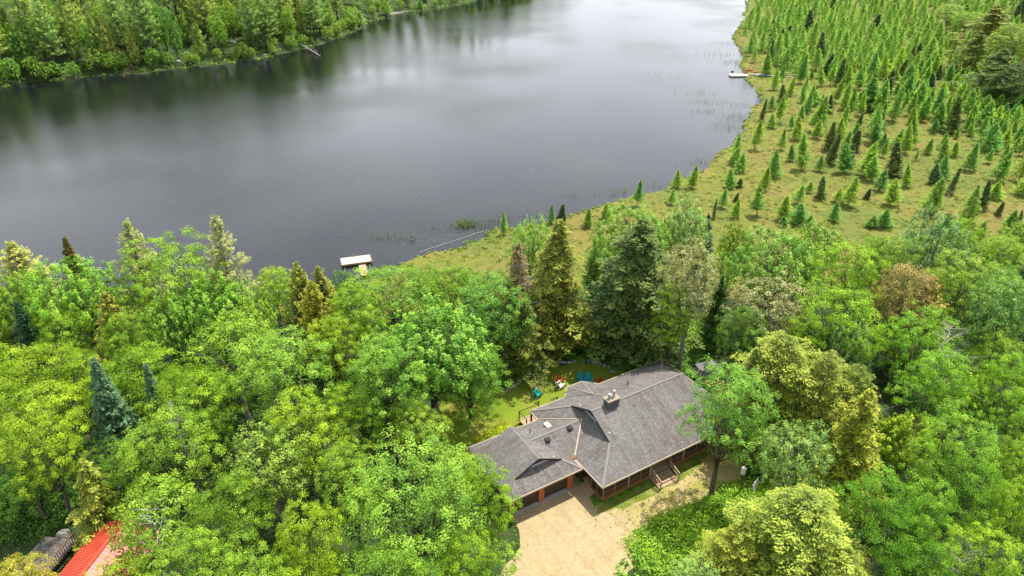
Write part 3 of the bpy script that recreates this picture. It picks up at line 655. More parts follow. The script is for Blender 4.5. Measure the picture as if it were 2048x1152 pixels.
def slope(mb, pts, uax=None):
    """roof slope with uvs: u along the horizontal, v up the slope"""
    p = np.array(pts, float); n = np.cross(p[1] - p[0], p[2] - p[0]); n /= np.linalg.norm(n)
    if n[2] < 0: p = p[::-1]; n = -n
    h = np.cross((0, 0, 1), n); h /= np.linalg.norm(h); s = np.cross(n, h)
    mb.poly(p, [(float(q @ h), float(q @ s)) for q in p])
EZ = 2.6; K = .5; U1, W1 = 17.0, 11.6; G0 = 2.85
def zr(d): return EZ + K * d
roof = MB()
RL, RR, HM = G0, U1 - G0, W1 / 2
slope(roof, [(0, 0, EZ), (U1, 0, EZ), (RR, G0, zr(G0)), (RR, HM, zr(HM)), (RL, HM, zr(HM)), (RL, G0, zr(G0))])
slope(roof, [(U1, W1, EZ), (0, W1, EZ), (RL, W1 - G0, zr(G0)), (RL, HM, zr(HM)), (RR, HM, zr(HM)), (RR, W1 - G0, zr(G0))])
g2 = G0 + .6
slope(roof, [(0, W1, EZ), (0, 0, EZ), (g2, g2, zr(g2)), (g2, W1 - g2, zr(g2))])
slope(roof, [(U1, 0, EZ), (U1, W1, EZ), (U1 - g2, W1 - g2, zr(g2)), (U1 - g2, g2, zr(g2))])
def thick(o, t=.09):
    s = o.modifiers.new('thickness', 'SOLIDIFY'); s.thickness = t; s.offset = -1; return o
r_main = thick(roof.build('roof', SHINGLE, house)); r_main['label'] = 'large grey shingle hip roof with a gable end over the porch side'
# garage roof
A0, A1, B0, B1 = -7.64, -.25, 2.7, 10.1; GM = (A0 + A1) / 2; KG = .49; gd = 1.3
def zg(d): return EZ + KG * d
RZ = zg(GM - A0)
gr = MB()
slope(gr, [(A0, B0, EZ), (A0 + gd, B0 + gd, zg(gd)), (GM, B0 + gd, RZ), (GM, B1 - gd, RZ), (A0 + gd, B1 - gd, zg(gd)), (A0, B1, EZ)])
slope(gr, [(A1, B0, EZ), (A1, B1, EZ), (A1 - gd, B1 - gd, zg(gd)), (GM, B1 - gd, RZ), (GM, B0 + gd, RZ), (A1 - gd, B0 + gd, zg(gd))])
ge = gd + .55
slope(gr, [(A0, B0, EZ), (A1, B0, EZ), (A1 - ge, B0 + ge, zg(ge)), (A0 + ge, B0 + ge, zg(ge))])
slope(gr, [(A0, B1, EZ), (A1, B1, EZ), (A1 - ge, B1 - ge, zg(ge)), (A0 + ge, B1 - ge, zg(ge))])
# link roof
LV, LZ = 6.8, 3.93
slope(gr, [(-3.1, LV, LZ), (2.75, LV, LZ), (.02, 4.15, EZ + .01), (-.3, 4.15, EZ + .01)])
slope(gr, [(-3.6, LV, LZ), (2.75, LV, LZ), (.02, B1, EZ + .004), (-2.2, B1, EZ + .004), (-4.2, 9.0, 3.05)])
r_gar = thick(gr.build('roof', SHINGLE, house)); r_gar['label'] = 'lower grey shingle roof over the garage and the link'
# bay roof
bay = MB(); AP = (5.9, 9.35, 3.80); bp_ = [(4.15, 11.45, 2.72), (5.31, 12.85, EZ), (7.09, 12.85, EZ), (8.38, 11.45, 2.72)]
bp_[0] = (4.15, 11.62, EZ + .02); bp_[3] = (8.38, 11.62, EZ + .02)
for i in range(3): slope(bay, [bp_[i], bp_[i + 1], AP])
thick(bay.build('bay_roof', SHINGLE, house))
# ridge and hip caps
def capbar(p, q, w=.2): MB().bar(np.array(p) + (0, 0, .008), np.array(q) + (0, 0, .008), w * .8, .024).build('ridge_cap', CAP, house)
capbar((RL, HM, zr(HM)), (RR, HM, zr(HM)))
for a, c_ in (((0, 0), (RL, G0)), ((0, W1), (RL, W1 - G0)), ((U1, 0), (RR, G0)), ((U1, W1), (RR, W1 - G0))): capbar((*a, EZ), (*c_, zr(G0)), .3)
capbar((GM, B0 + gd, RZ), (GM, B1 - gd, RZ)); capbar((-3.0, LV, LZ), (2.6, LV, LZ))
for a, c_ in (((A0, B0), (A0 + gd, B0 + gd)), ((A1, B0), (A1 - gd, B0 + gd)), ((A0, B1), (A0 + gd, B1 - gd))): capbar((*a, EZ), (*c_, zg(gd)), .28)
for i in (1, 2): capbar(bp_[i], AP, .24)
# gutters and fascia
fa = MB()
def fasc(p, q, z=EZ): fa.bar((p[0], p[1], z - .10), (q[0], q[1], z - .10), .07, .17)
fasc((-.04, -.06), (U1 + .04, -.06)); fasc((U1 + .06, 0), (U1 + .06, W1)); fasc((U1, W1 + .06), (8.4, W1 + .06)); fasc((4.1, W1 + .06), (0, W1 + .06)); fasc((-.06, 10.15), (-.06, W1 + .02)); fasc((-.06, 4.1), (-.06, -.02))
for i in range(3):
    a, c_ = np.array(bp_[i]), np.array(bp_[i + 1]); nn = np.array([-(c_ - a)[1], (c_ - a)[0]]); nn = nn / np.linalg.norm(nn) * .06; fasc(a[:2] + nn, c_[:2] + nn)
fasc((A0 - .04, B0 - .06), (A1 + .04, B0 - .06)); fasc((A0 - .06, B0), (A0 - .06, B1)); fasc((A0, B1 + .06), (-.1, B1 + .06)); fasc((A1 + .06, B0), (A1 + .06, 3.9))
fa.build('fascia', TRIM, house); fa = MB()
for a_, b_2 in (((RL - .03, G0, zr(G0) - .02), (RL - .03, HM - .03, zr(HM) - .02)), ((RL - .03, W1 - G0, zr(G0) - .02), (RL - .03, HM + .03, zr(HM) - .02)),
    ((A0 + gd, B0 + gd - .03, zg(gd) - .02), (GM - .03, B0 + gd - .03, RZ - .02)), ((A1 - gd, B0 + gd - .03, zg(gd) - .02), (GM + .03, B0 + gd - .03, RZ - .02))):
    MB().bar(a_, b_2, .05, .15).build('rake_board', BLACK, house)
fl = MB(); fl.bar((.02, 4.15, EZ + .06), (2.62, LV, LZ + .05), .10, .03); fl.bar((.02, 10.1, EZ + .06), (2.62, LV, LZ + .05), .07, .03)
fl.build('valley_flashing', TRIM, house)
cg = MB(); cg.box((-.42, 3.95, EZ + .06), (.12, 4.3, EZ + .12)); cg.build('gutter_corner', CEDARW, house)
# gable walls with their pale sill
gw = MB(); x = g2 - .12
gw.poly([(x, G0 + .3, zr(G0 + .2)), (x, HM, zr(HM) - .1), (x, W1 - G0 - .3, zr(G0 + .2)), (x, W1 - G0 - .3, zr(x) - .2), (x, G0 + .3, zr(x) - .2)])
x = U1 - g2 + .12
gw.poly([(x, G0 + .3, zr(G0 + .2)), (x, HM, zr(HM) - .1), (x, W1 - G0 - .3, zr(G0 + .2)), (x, W1 - G0 - .3, zr(G0)), (x, G0 + .3, zr(G0))][::-1])
y = B0 + ge - .1
gw.poly([(A0 + gd + .15, y, zg(gd + .1)), (GM, y, RZ - .08), (A1 - gd - .15, y, zg(gd + .1)), (A1 - gd - .15, y, zg(gd) - .1), (A0 + gd + .15, y, zg(gd) - .1)][::-1])
thick(gw.build('gable_wall', GREYS, house), .04)
fz = MB(); xx = g2 - .16; fz.bar((xx, G0 + .55, zr(xx) + .12), (xx, W1 - G0 - .45, zr(xx) + .12), .06, .16); yy = B0 + ge - .2
fz.bar((A0 + gd + .5, yy, zg(ge - .2) + .10), (A1 - gd - .5, yy, zg(ge - .2) + .10), .06, .14)
fz.build('flashing_strip', FLASH, house)
# walls
wl = MB()
wl.box((.95, 2.5, 0), (16.2, 10.9, 2.72)); wl.box((4.6, 10.85, 0), (8.0, 12.35, 2.6)); wl.build('wall', WOODB, house)
gwal = MB(); gwal.box((-7.0, 3.55, 0), (-.55, 9.6, 2.65)); gwal.box((-.6, 4.6, 0), (1.0, 9.5, 2.65)); gwal.build('wall', WOODB, house)['label'] = 'brown garage and link wall'
for uc in (-5.5, -2.58):
    d = MB(); 
    for k in range(4): d.box((uc - 1.3, 3.47, .05 + k * .56), (uc + 1.3, 3.52, .05 + k * .56 + .545))
    d.build('garage_door', DARKDOOR, house)
for uc in (-6.98, -4.05, -1.0):
    p = MB(); hw_ = .28 if uc > -6.5 else .2; p.box((uc - hw_, 3.25, .0), (uc + hw_, 3.545, 2.45)); p.build('pier', RUST, house, bevel=.015)
s = MB(); s.box((-6.8, 3.05, .0), (-1.25, 3.46, .045)); s.build('door_sill', CONC, house)
wi = MB()
for (a, c_) in ((2.2, 3.6), (9.8, 11.2), (12.6, 14)): wi.box((a, 2.44, 1.25), (c_, 2.49, 2.2))
# porch
pf = MB(); pf.box((.5, .45, .42), (16.4, 2.48, .56)); pf.box((.5, 2.48, .42), (.93, 3.3, .56)); pf.build('porch_floor', PALEW, house)
rim = MB(); rim.box((.42, .36, .28), (5.85, .45, .6)); rim.box((8.1, .36, .28), (16.4, .45, .6)); rim.box((.42, .45, .28), (.5, 2.1, .6)); rim.build('porch_beam', CEDARW, house)
top = MB(); top.box((.42, .38, 2.32), (16.4, .5, 2.5)); top.box((.42, .5, 2.32), (.52, 3.3, 2.5)); top.build('porch_header', CEDARW, house)
posts = [.48, 1.75, 3.3, 4.7, 5.8, 8.15, 9.8, 11.4, 13.0, 14.7, 16.3]
for i, u in enumerate(posts):
    MB().box((u - .055, .37, .565), (u + .055, .47, 2.32)).build('porch_post', PALEW if i in (2, 4, 6) else CEDARW, house)
for v in (1.25, 2.05): MB().box((.43, v - .05, .565), (.53, v + .05, 2.32)).build('porch_post', CEDARW, house)
for i in range(len(posts) - 1):
    if i == 4: continue
    a, c_ = posts[i] + .056, posts[i + 1] - .056
    sc = MB().box((a, .415, .6), (c_, .42, 2.32)).build('screen_panel', SCREEN, house)
    rl = MB(); rl.box((a, .39, 1.2), (c_, .45, 1.26)); rl.box((a, .395, .66), (c_, .445, .71))
    n = int((c_ - a) / .14)
    for k in range(1, n): rl.box((a + (c_ - a) * k / n - .012, .405, .71), (a + (c_ - a) * k / n + .012, .412, 1.2))
    rl.build('rail', CEDARW, house)
for a, c_ in ((.53, 1.2), (1.3, 2.0)): MB().box((.47, a, .6), (.475, c_, 2.32)).build('screen_panel', SCREEN, house)
ft = MB()
for u in (.6, 2.2, 3.9, 5.6, 8.4, 10, 11.6, 13.2, 14.8, 16.2): ft.box((u - .07, .5, -.1), (u + .07, .64, .42))
ft.build('footing', WOODB, house)
# front stairs
st = empty('stairs', (0, 0, 0)); st.parent = house
for k in range(4):
    z = .45 - k * .125; v = .34 - k * .32
    t_ = MB(); t_.box((5.92, v - .33, z - .04), (8.04, v - .0, z)); t_.box((5.96, v - .02, z - .13), (8.0, v + .0, z - .042)); t_.build('tread', PALEW, st)
for u in (5.88, 8.02):
    h_ = MB(); h_.bar((u, .30, 1.45), (u, -1.0, 1.0), .09, .05); h_.bar((u, .30, 1.0), (u, -1.0, .55), .06, .04); h_.box((u - .05, -1.08, -.05), (u + .05, -.98, 1.05)); h_.bar((u, .34, .38), (u, -1.0, -.02), .05, .22)
    for k in range(1, 6): h_.bar((u, .3 - k * .22, 1.42 - k * .076), (u, .3 - k * .22, .96 - k * .076), .03)
    h_.build('handrail', PALEW, st)
# side steps by the garage
ss_ = MB()
for k in range(3): ss_.box((-.38 + k * .42, 1.55 + k * .0, .02 if k == 0 else .0), (.42, 3.1, .14 + k * .14) if k == 0 else (.42, 3.1, .14 + k * .14))
ss_.build('side_steps', PALEW, house)
MB().box((.55, 2.0, .57), (.85, 2.12, 1.5)).build('porch_post', CEDARW, house)
# chimney
ch = MB(); ch.box((4.45, 5.3, 4.6), (5.7, 6.05, 6.15)); cho = ch.build('chimney', GREYS, house)
MB().box((4.37, 5.22, 6.152), (5.78, 6.13, 6.23)).build('chimney_cap', noise_mat('chimney_cap', [(.26, .21, .15), (.38, .31, .22)], 5, .8), cho)
for u, hh, rr in ((4.8, .42, .14), (5.32, .62, .12)):
    t_ = MB(); t_.tube([(u, 5.68, 6.2), (u, 5.68, 6.2 + hh)], [rr, rr], 14); t_.tube([(u, 5.68, 6.24 + hh), (u, 5.68, 6.34 + hh)], [rr * 1.4, rr * 1.15], 14)
    t_.tube([(u, 5.68, 6.2 + hh), (u, 5.68, 6.25 + hh)], [rr * .5, rr * .5], 8); t_.build('flue', METAL, cho, smooth=False)
# roof vents, pipe, white box
def onz(v): return LZ - (v - LV) * (LZ - EZ) / (B1 - LV) if v > LV else LZ - (LV - v) * (LZ - EZ) / (LV - 4.15)
for (u, v) in ((-1.55, 6.25), (1.0, 6.45)):
    z = onz(v); t_ = MB(); t_.box((u - .2, v - .2, z - .1), (u + .2, v + .2, z + .13)); t_.box((u - .24, v - .26, z + .132), (u + .24, v + .2, z + .17)); t_.build('roof_vent', BLACK, house)
z = onz(8.0); MB().box((-.55, 7.75, z - .05), (-.1, 8.45, z + .16)).build('skylight', noise_mat('white_plastic', [(.78, .78, .78), (.85, .85, .85)], 3, .3), house)
z = onz(7.9); MB().tube([(-2.35, 7.95, z - .1), (-2.35, 7.95, z + .55)], [.04, .04], 8).build('vent_pipe', BLACK, house)
z = zr(W1 - 8.3); MB().tube([(9.3, 8.3, z - .1), (9.3, 8.3, z + .55)], [.05, .05], 8).build('vent_pipe', BLACK, house)
# back deck with railing
dk = MB(); dk.box((-.35, 10.3, .35), (4.4, 13.25, .5)); dk.build('deck', PALEW, house)
for p in ((.05, 11.5), (-.25, 10.35)): MB().box((p[0] - .07, p[1] - .07, .505), (p[0] + .07, p[1] + .07, 2.4)).build('porch_post', CEDARW, house)
dr = MB()
for p in ((-.3, 13.2), (2.0, 13.2), (4.3, 13.2), (-.3, 11.8)): dr.box((p[0] - .045, p[1] - .045, .505), (p[0] + .045, p[1] + .045, 1.5))
dr.bar((-.3, 13.2, 1.5), (2.0, 13.2, 1.5), .06, .04); dr.bar((-.3, 13.2, 1.5), (-.3, 11.8, 1.5), .06, .04)
dr.bar((3.5, 13.2, 1.45), (4.35, 13.2, 1.45), .06, .04); dr.bar((3.5, 13.2, .6), (4.35, 13.2, .6), .05, .04)
for k in range(7): dr.box((3.5 + k * .13, 13.19, .6), (3.52 + k * .13, 13.21, 1.45))
dr.build('deck_railing', BLACK, house)

# ------------------------------------------------------------------ yard surfaces
def sheet(name, pix, z, mat, wobble=.35, bumpy=0):
    P = np.array([at(x, y, 0)[:2] for x, y in pix]); out = []
    for i in range(len(P)):
        a, c_ = P[i], P[(i + 1) % len(P)]; n = max(1, int(np.linalg.norm(c_ - a) / .6))
        for k in range(n): out.append(a + (c_ - a) * k / n + (rng.normal(size=2) * wobble * .35 if k else 0))
    me = bpy.data.meshes.new(name); me.from_pydata([(p[0], p[1], z) for p in out], [], [tuple(range(len(out)))]); me.update()
    return tag(link(name, me, [mat]), kind='structure')
# raise ground sheets just over the plateau (ground there is about z=0)
PZ = float(gheight(np.array([8.]), np.array([45.]))[0])
def two(name, cols1, cols2, s1, s2, f=.5, p1=(.4, .5, .6), p2=(.35, .5, .65), bump=.4, ws=2.0):
    global N, L, t
    m, N, L, b = newmat(name); t = N.new('ShaderNodeTexCoord')
    a = ramp(nzn(s1, 5, .62).outputs[0], cols1, p1); c_ = ramp(nzn(s2, 5, .7).outputs[0], cols2, p2); x = mixc(a.outputs[0], c_.outputs[0], f)
    L.new(x.outputs[0], b.inputs['Base Color']); b.inputs['Roughness'].default_value = .95; b.inputs['Specular IOR Level'].default_value = .2
    bp = N.new('ShaderNodeBump'); bp.inputs['Strength'].default_value = bump; bp.inputs['Distance'].default_value = .04; L.new(nzn(9, 4).outputs[0], bp.inputs['Height']); L.new(bp.outputs[0], b.inputs['Normal'])
    return m
grass_m = two('lawn_grass', [(.12, .205, .012), (.19, .255, .02), (.34, .28, .075)], [(.07, .14, .01), (.17, .24, .02), (.29, .28, .05)], .35, 5, .5, p1=(.36, .50, .66))
sand_m = two('pale_sand', [(.35, .27, .14), (.42, .33, .185), (.385, .30, .16)], [(.31, .235, .12), (.42, .33, .185), (.50, .41, .25)], .35, 3, .5)
dry_m = two('dry_grass_and_sand', [(.18, .22, .03), (.36, .30, .11), (.50, .38, .22)], [(.20, .21, .04), (.36, .30, .11), (.46, .36, .19)], .55, 4, .5, p1=(.38, .5, .6))
N, L = dry_m.node_tree.nodes, dry_m.node_tree.links; t = N['Texture Coordinate']; bs = N['Principled BSDF']; src = bs.inputs['Base Color'].links[0].from_socket
vd = N.new('ShaderNodeVectorMath'); vd.operation = 'DISTANCE'; pc = at(1120, 1090, 0); vd.inputs[1].default_value = (pc[0], pc[1], 0); L.new(t.outputs['Object'], vd.inputs[0])
ad = N.new('ShaderNodeMath'); ad.operation = 'MULTIPLY_ADD'; ad.inputs[1].default_value = 5.0; L.new(nzn(.7, 6, .7).outputs[0], ad.inputs[0]); L.new(vd.outputs['Value'], ad.inputs[2])
mr_ = N.new('ShaderNodeMapRange'); mr_.inputs['From Min'].default_value = 7.2; mr_.inputs['From Max'].default_value = 11.0; L.new(ad.outputs[0], mr_.inputs[0])
sd_ = ramp(nzn(3, 5, .7).outputs[0], [(.31, .235, .12), (.42, .33, .185), (.50, .41, .25)], (.35, .5, .65)); x = mixc(sd_.outputs[0], src, mr_.outputs[0]); L.new(x.outputs[0], bs.inputs['Base Color'])
strip_m = two('rough_green_grass', [(.08, .14, .015), (.16, .20, .03), (.32, .28, .09)], [(.06, .12, .012), (.14, .20, .025), (.28, .26, .07)], .7, 6, .5)
N, L = sand_m.node_tree.nodes, sand_m.node_tree.links; t = N['Texture Coordinate']; bs = N['Principled BSDF']; src = bs.inputs['Base Color'].links[0].from_socket
mpn = N.new('ShaderNodeMapping'); mpn.inputs['Rotation'].default_value = (0, 0, -HA - .12); L.new(t.outputs['Object'], mpn.inputs[0]); wv = N.new('ShaderNodeTexWave'); wv.bands_direction = 'X'; wv.inputs['Scale'].default_value = .19; wv.inputs['Distortion'].default_value = 3.0; wv.inputs['Detail'].default_value = 4; wv.inputs['Detail Scale'].default_value = .35; L.new(mpn.outputs[0], wv.inputs[0])
mrw = N.new('ShaderNodeMapRange'); mrw.inputs['From Min'].default_value = .72; mrw.inputs['To Max'].default_value = .18; L.new(wv.outputs['Fac'], mrw.inputs['Value']); rgb = N.new('ShaderNodeRGB'); rgb.outputs[0].default_value = (.24, .17, .10, 1); x = mixc(src, rgb.outputs[0], mrw.outputs[0]); L.new(x.outputs[0], bs.inputs['Base Color'])
sheet('lawn', [(860, 905), (885, 850), (880, 800), (940, 765), (1010, 782), (1040, 762), (1070, 747), (1105, 734), (1150, 724), (1200, 723), (1235, 738), (1300, 760), (1200, 800), (1100, 870), (1000, 905), (930, 925)], .02, grass_m)
sheet('side_yard', [(1180, 1010), (1230, 1005), (1300, 975), (1380, 925), (1440, 885), (1500, 870), (1510, 905), (1480, 960), (1430, 1000), (1360, 1015), (1300, 1050), (1270, 1110), (1250, 1160), (1150, 1160)], .012, dry_m)
sheet('grass_strip', [(1150, 940), (1185, 985), (1196, 1030), (1260, 1012), (1320, 983), (1385, 945), (1420, 905), (1380, 890), (1200, 950)], .026, strip_m)
sheet('driveway', [(1000, 1020), (1085, 985), (1150, 950), (1178, 985), (1192, 1028), (1225, 1025), (1262, 1035), (1262, 1070), (1250, 1100), (1235, 1160), (1210, 1300), (930, 1300), (985, 1180), (1010, 1130), (1040, 1095), (1038, 1060), (1022, 1035)], .034, sand_m)
cs = MB(); a = hw(-1.15, 3.2, 0); c_ = hw(-.15, .2, 0)

# ------------------------------------------------------------------ undergrowth
def mounds(name, pts, rad, per, leaf, col, mat=None, label=None, flat=.7):
    pts = np.asarray(pts); k = len(pts); idx = np.repeat(np.arange(k), per); r_ = rad * rng.uniform(.5, 1.4, k)
    d = unit(rng.normal(size=(len(idx), 3))); d[:, 2] = np.abs(d[:, 2])
    P = pts[idx] + d * (r_[idx] * rng.uniform(.5, 1.05, len(idx)))[:, None] * np.array([1, 1, flat])
    Nn = unit(d + np.array([0, 0, .7]) + rng.normal(size=P.shape) * .5)
    ct = rng.uniform(0, .6, k)
    V, Fq = leaf_quads(P, Nn, leaf * rng.uniform(.6, 1.4, len(idx)), .65)
    me = mesh_np(name, V, Fq, np.clip(ct[idx] + rng.uniform(0, .4, len(idx)), 0, 1))
    o = link(name, me, [mat or LEAF]); o.color = (*col, 1); return tag(o, label, None, None, 'stuff')

def in_poly(P, Q):
    ins = np.zeros(len(P), bool)
    for i in range(len(Q)):
        a, b = Q[i], Q[(i + 1) % len(Q)]
        ins ^= ((a[1] > P[:, 1]) != (b[1] > P[:, 1])) & (P[:, 0] < (b[0] - a[0]) * (P[:, 1] - a[1]) / (b[1] - a[1] + 1e-12) + a[0])
    return ins
def scatter(pix, n, z=0.):
    Q = np.array([at(x, y, z)[:2] for x, y in pix]); lo, hi = Q.min(0), Q.max(0); P = rng.uniform(lo, hi, (n * 8, 2)); P = P[in_poly(P, Q)][:n]
    zz = gheight(P[:, 0], P[:, 1]) if True else 0
    return np.column_stack([P, zz])
A_ = scatter([(1275, 1060), (1330, 1035), (1400, 1015), (1440, 985), (1480, 965), (1560, 960), (1600, 1152), (1290, 1152), (1262, 1110)], 420)
mounds('undergrowth', A_, .85, 150, .18, (.14, .26, .018), label='dense green shrubs beside the driveway edge')
A_ = scatter([(1000, 745), (1060, 700), (1230, 690), (1300, 700), (1400, 700), (1430, 730), (1395, 765), (1322, 712), (1240, 745), (1200, 722), (1110, 728), (1050, 750), (1005, 775)], 300)
mounds('undergrowth', A_, .6, 90, .19, (.07, .17, .02), label='low green plants along the stone wall behind the lawn')
A_ = scatter([(1060, 640), (1240, 620), (1440, 640), (1440, 700), (1250, 700), (1060, 705)], 330)
mounds('undergrowth', A_, 1.1, 90, .24, (.12, .22, .02), label='sunlit saplings on the slope beyond the stone wall')
X = rng.uniform((-78, 20), (115, 112), (6000, 2)); 
def near_house(P):
    q = P - HO; u = q[:, 0] * cos(HA) + q[:, 1] * sin(HA); v = -q[:, 0] * sin(HA) + q[:, 1] * cos(HA)
    return (u > -9) & (u < 18.5) & (v > -1) & (v < 14)
clear = [np.array([at(x, y, 0)[:2] for x, y in pl]) for pl in (
    [(850, 910), (880, 790), (1005, 770), (1060, 745), (1150, 720), (1240, 735), (1300, 760), (1000, 920)],
    [(1000, 1010), (1200, 940), (1460, 870), (1520, 900), (1440, 1010), (1300, 1055), (1270, 1110), (1250, 1320), (900, 1320), (1020, 1110)],
    [(-20, 1040), (260, 1020), (300, 1300), (-60, 1300)], [(1370, 690), (1450, 700), (1450, 780), (1370, 770)])]
ok = (sdist(X) > 1.5) & (bogmask(X[:, 0], X[:, 1]) < .35) & (np.abs(X[:, 0]) < 12 + X[:, 1] * .95) & ~near_house(X)
for q in clear: ok &= ~in_poly(X, q)
X = X[ok]; mounds('undergrowth', np.column_stack([X, gheight(X[:, 0], X[:, 1])]), .95, 42, .3, (.035, .09, .012), label='leafy undergrowth covering the forest floor')
A_ = scatter([(-20, 960), (150, 950), (190, 1010), (120, 1060), (90, 1075), (-20, 1085)], 220)
mounds('undergrowth', A_, .7, 60, .2, (.05, .12, .015), label='shaded ferny plants above the wooden deck')
A_ = scatter([(1155, 960), (1190, 1010), (1212, 1005), (1300, 968), (1300, 955), (1205, 1000)], 90)
mounds('weeds', A_ + [0, 0, .02], .2, 26, .09, (.10, .22, .02), label='green weeds along the foot of the porch')
A_ = scatter([(935, 885), (1000, 850), (1045, 840), (1035, 850), (960, 890)], 26)
mounds('flower_bed', A_, .35, 60, .12, (.26, .33, .01), label='yellow-green plants along the back wall of the garage')

lt = scatter([(1040, 1040), (1180, 970), (1200, 1040), (1300, 1000), (1420, 930), (1300, 1060), (1240, 1150), (1000, 1150)], 420); lt[:, 2] = .05
V, Fq = leaf_quads(lt, unit(np.array([0, 0, 1.]) + rng.normal(size=lt.shape) * .25), rng.uniform(.04, .10, len(lt)), .7); me = mesh_np('leaf_litter', V, Fq, rng.uniform(0, .6, len(lt)))
tag(link('leaf_litter', me, [noise_mat('dry_leaf', [(.13, .08, .04), (.28, .20, .10)], 2, .9)]), 'brown leaf litter and chips scattered over the sand', kind='stuff')
edge = []
for pa, pb in (((1262, 1035), (1256, 1152)), ((1192, 1030), (1225, 1026)), ((1225, 1025), (1320, 985)), ((1320, 985), (1400, 930)), ((1022, 1040), (1040, 1095)), ((1040, 1095), (985, 1180)), ((1290, 1060), (1330, 1035)), ((1180, 1000), (1195, 1030)), ((1250, 1100), (1262, 1030)), ((1210, 1060), (1400, 960)), ((1260, 1130), (1430, 975))):
    a_, b_2 = at(*pa)[:2], at(*pb)[:2]; n = int(np.linalg.norm(b_2 - a_) * 5); tt = rng.uniform(0, 1, (n, 1)); edge.append(a_ + (b_2 - a_) * tt + rng.normal(size=(n, 2)) * .45)
edge = np.vstack(edge); mounds('grass_tufts', np.column_stack([edge, np.full(len(edge), .03)]), .1, 14, .08, (.21, .26, .045), label='small grass tufts creeping over the edges of the sand')
# ------------------------------------------------------------------ stone wall round the lawn
STONE = noise_mat('field_stone', [(.20, .19, .17), (.36, .34, .31), (.5, .48, .44)], 3, .9, bump=.5)
sw_pts = [at(x, y, 0)[:2] for x, y in ((1012, 782), (1035, 768), (1055, 755), (1075, 745), (1100, 734), (1125, 728), (1150, 724), (1175, 723), (1200, 727), (1215, 736), (1232, 747))]
sv, sf = [], []
def stone(p, r_, seed):
    q = fib(26, np.random.default_rng(seed)); 
    import bmesh
    bm = bmesh.new()
    for d in q: bm.verts.new(tuple(np.array(p) + d * np.array(r_) * rng.uniform(.82, 1.1)))
    bmesh.ops.convex_hull(bm, input=bm.verts)
    bm.verts.index_update(); i0 = len(sv)
    sv.extend([tuple(v.co) for v in bm.verts]); sf.extend([tuple(i0 + v.index for v in f.verts) for f in bm.faces]); bm.free()
for i in range(len(sw_pts) - 1):
    a, c_ = sw_pts[i], sw_pts[i + 1]; n = int(np.linalg.norm(c_ - a) / .3)
    for k in range(n):
        p = a + (c_ - a) * (k + rng.uniform(-.3, .3)) / n + rng.normal(size=2) * .12
        stone((p[0], p[1], gz(*p) + rng.uniform(.05, .3)), rng.uniform(.14, .3, 3) * (1, 1, .7), i * 100 + k)
me = bpy.data.meshes.new('stone_wall'); me.from_pydata(sv, [], sf); tag(link('stone_wall', me, [STONE]), 'low curved wall of loose grey field stones around the back lawn', 'wall')

# ------------------------------------------------------------------ garden chairs
def paint(name, c): return noise_mat(name, [tuple(x * .85 for x in c), c], 6, .45)
TEAL = paint('teal_paint', (.005, .33, .42)); TURQ = paint('turquoise_paint', (.02, .55, .55)); REDP = paint('red_paint', (.55, .025, .02)); WHITEP = paint('white_paint', (.75, .74, .70))
def adirondack(px, py, rz, mat, label):
    r = empty('garden_chair', (*at(px, py, 0)[:2], .03), rz); tag(r, label, 'chair', 'garden chairs on the back lawn')
    s = MB()
    for k in range(6): y = -.28 + k * .1; s.bar((-.27, y, .36 - k * .028), (.27, y, .36 - k * .028), .085, .02)
    s.build('seat', mat, r)
    bk = MB()
    for k in range(7):
        x = -.24 + k * .08; top_ = 1.02 - .9 * x * x * 1.6; bk.bar((x * .75, .22, .2), (x * 1.15, .62, top_), .072, .018, up=(0, 1, 0))
    bk.bar((-.26, .36, .45), (.26, .36, .45), .05, .03); bk.bar((-.28, .52, .78), (.28, .52, .78), .05, .03); bk.build('backrest', mat, r)
    for sx in (-1, 1):
        MB().bar((sx * .35, -.36, .57), (sx * .33, .45, .55), .12, .025).build('armrest', mat, r)
        MB().box((sx * .31 - .02, -.34, 0), (sx * .31 + .02, -.24, .56)).build('leg', mat, r)
        MB().bar((sx * .29, -.3, .34), (sx * .27, .62, .03), .03, .11).build('leg', mat, r)
    return r
adirondack(1075, 792, 2.3, TURQ, 'bright turquoise chair on sunny grass in front of a white chair')
adirondack(1074, 780, 2.0, WHITEP, 'white garden chair just behind the bright turquoise chair')
adirondack(1121, 775, 2.2, WHITEP, 'white garden chair just in front of the red chair on the lawn')
adirondack(1119, 764, 1.9, REDP, 'red garden chair in full view behind a white chair')
adirondack(1163, 765, .35, TEAL, 'teal garden chair at the back of the lawn, farther from the bay roof')
adirondack(1178, 767, .1, TEAL, 'teal garden chair at the back of the lawn, nearest the half-hidden red one')
adirondack(1191, 773, -1.2, REDP, 'red garden chair mostly hidden behind the bay roof')

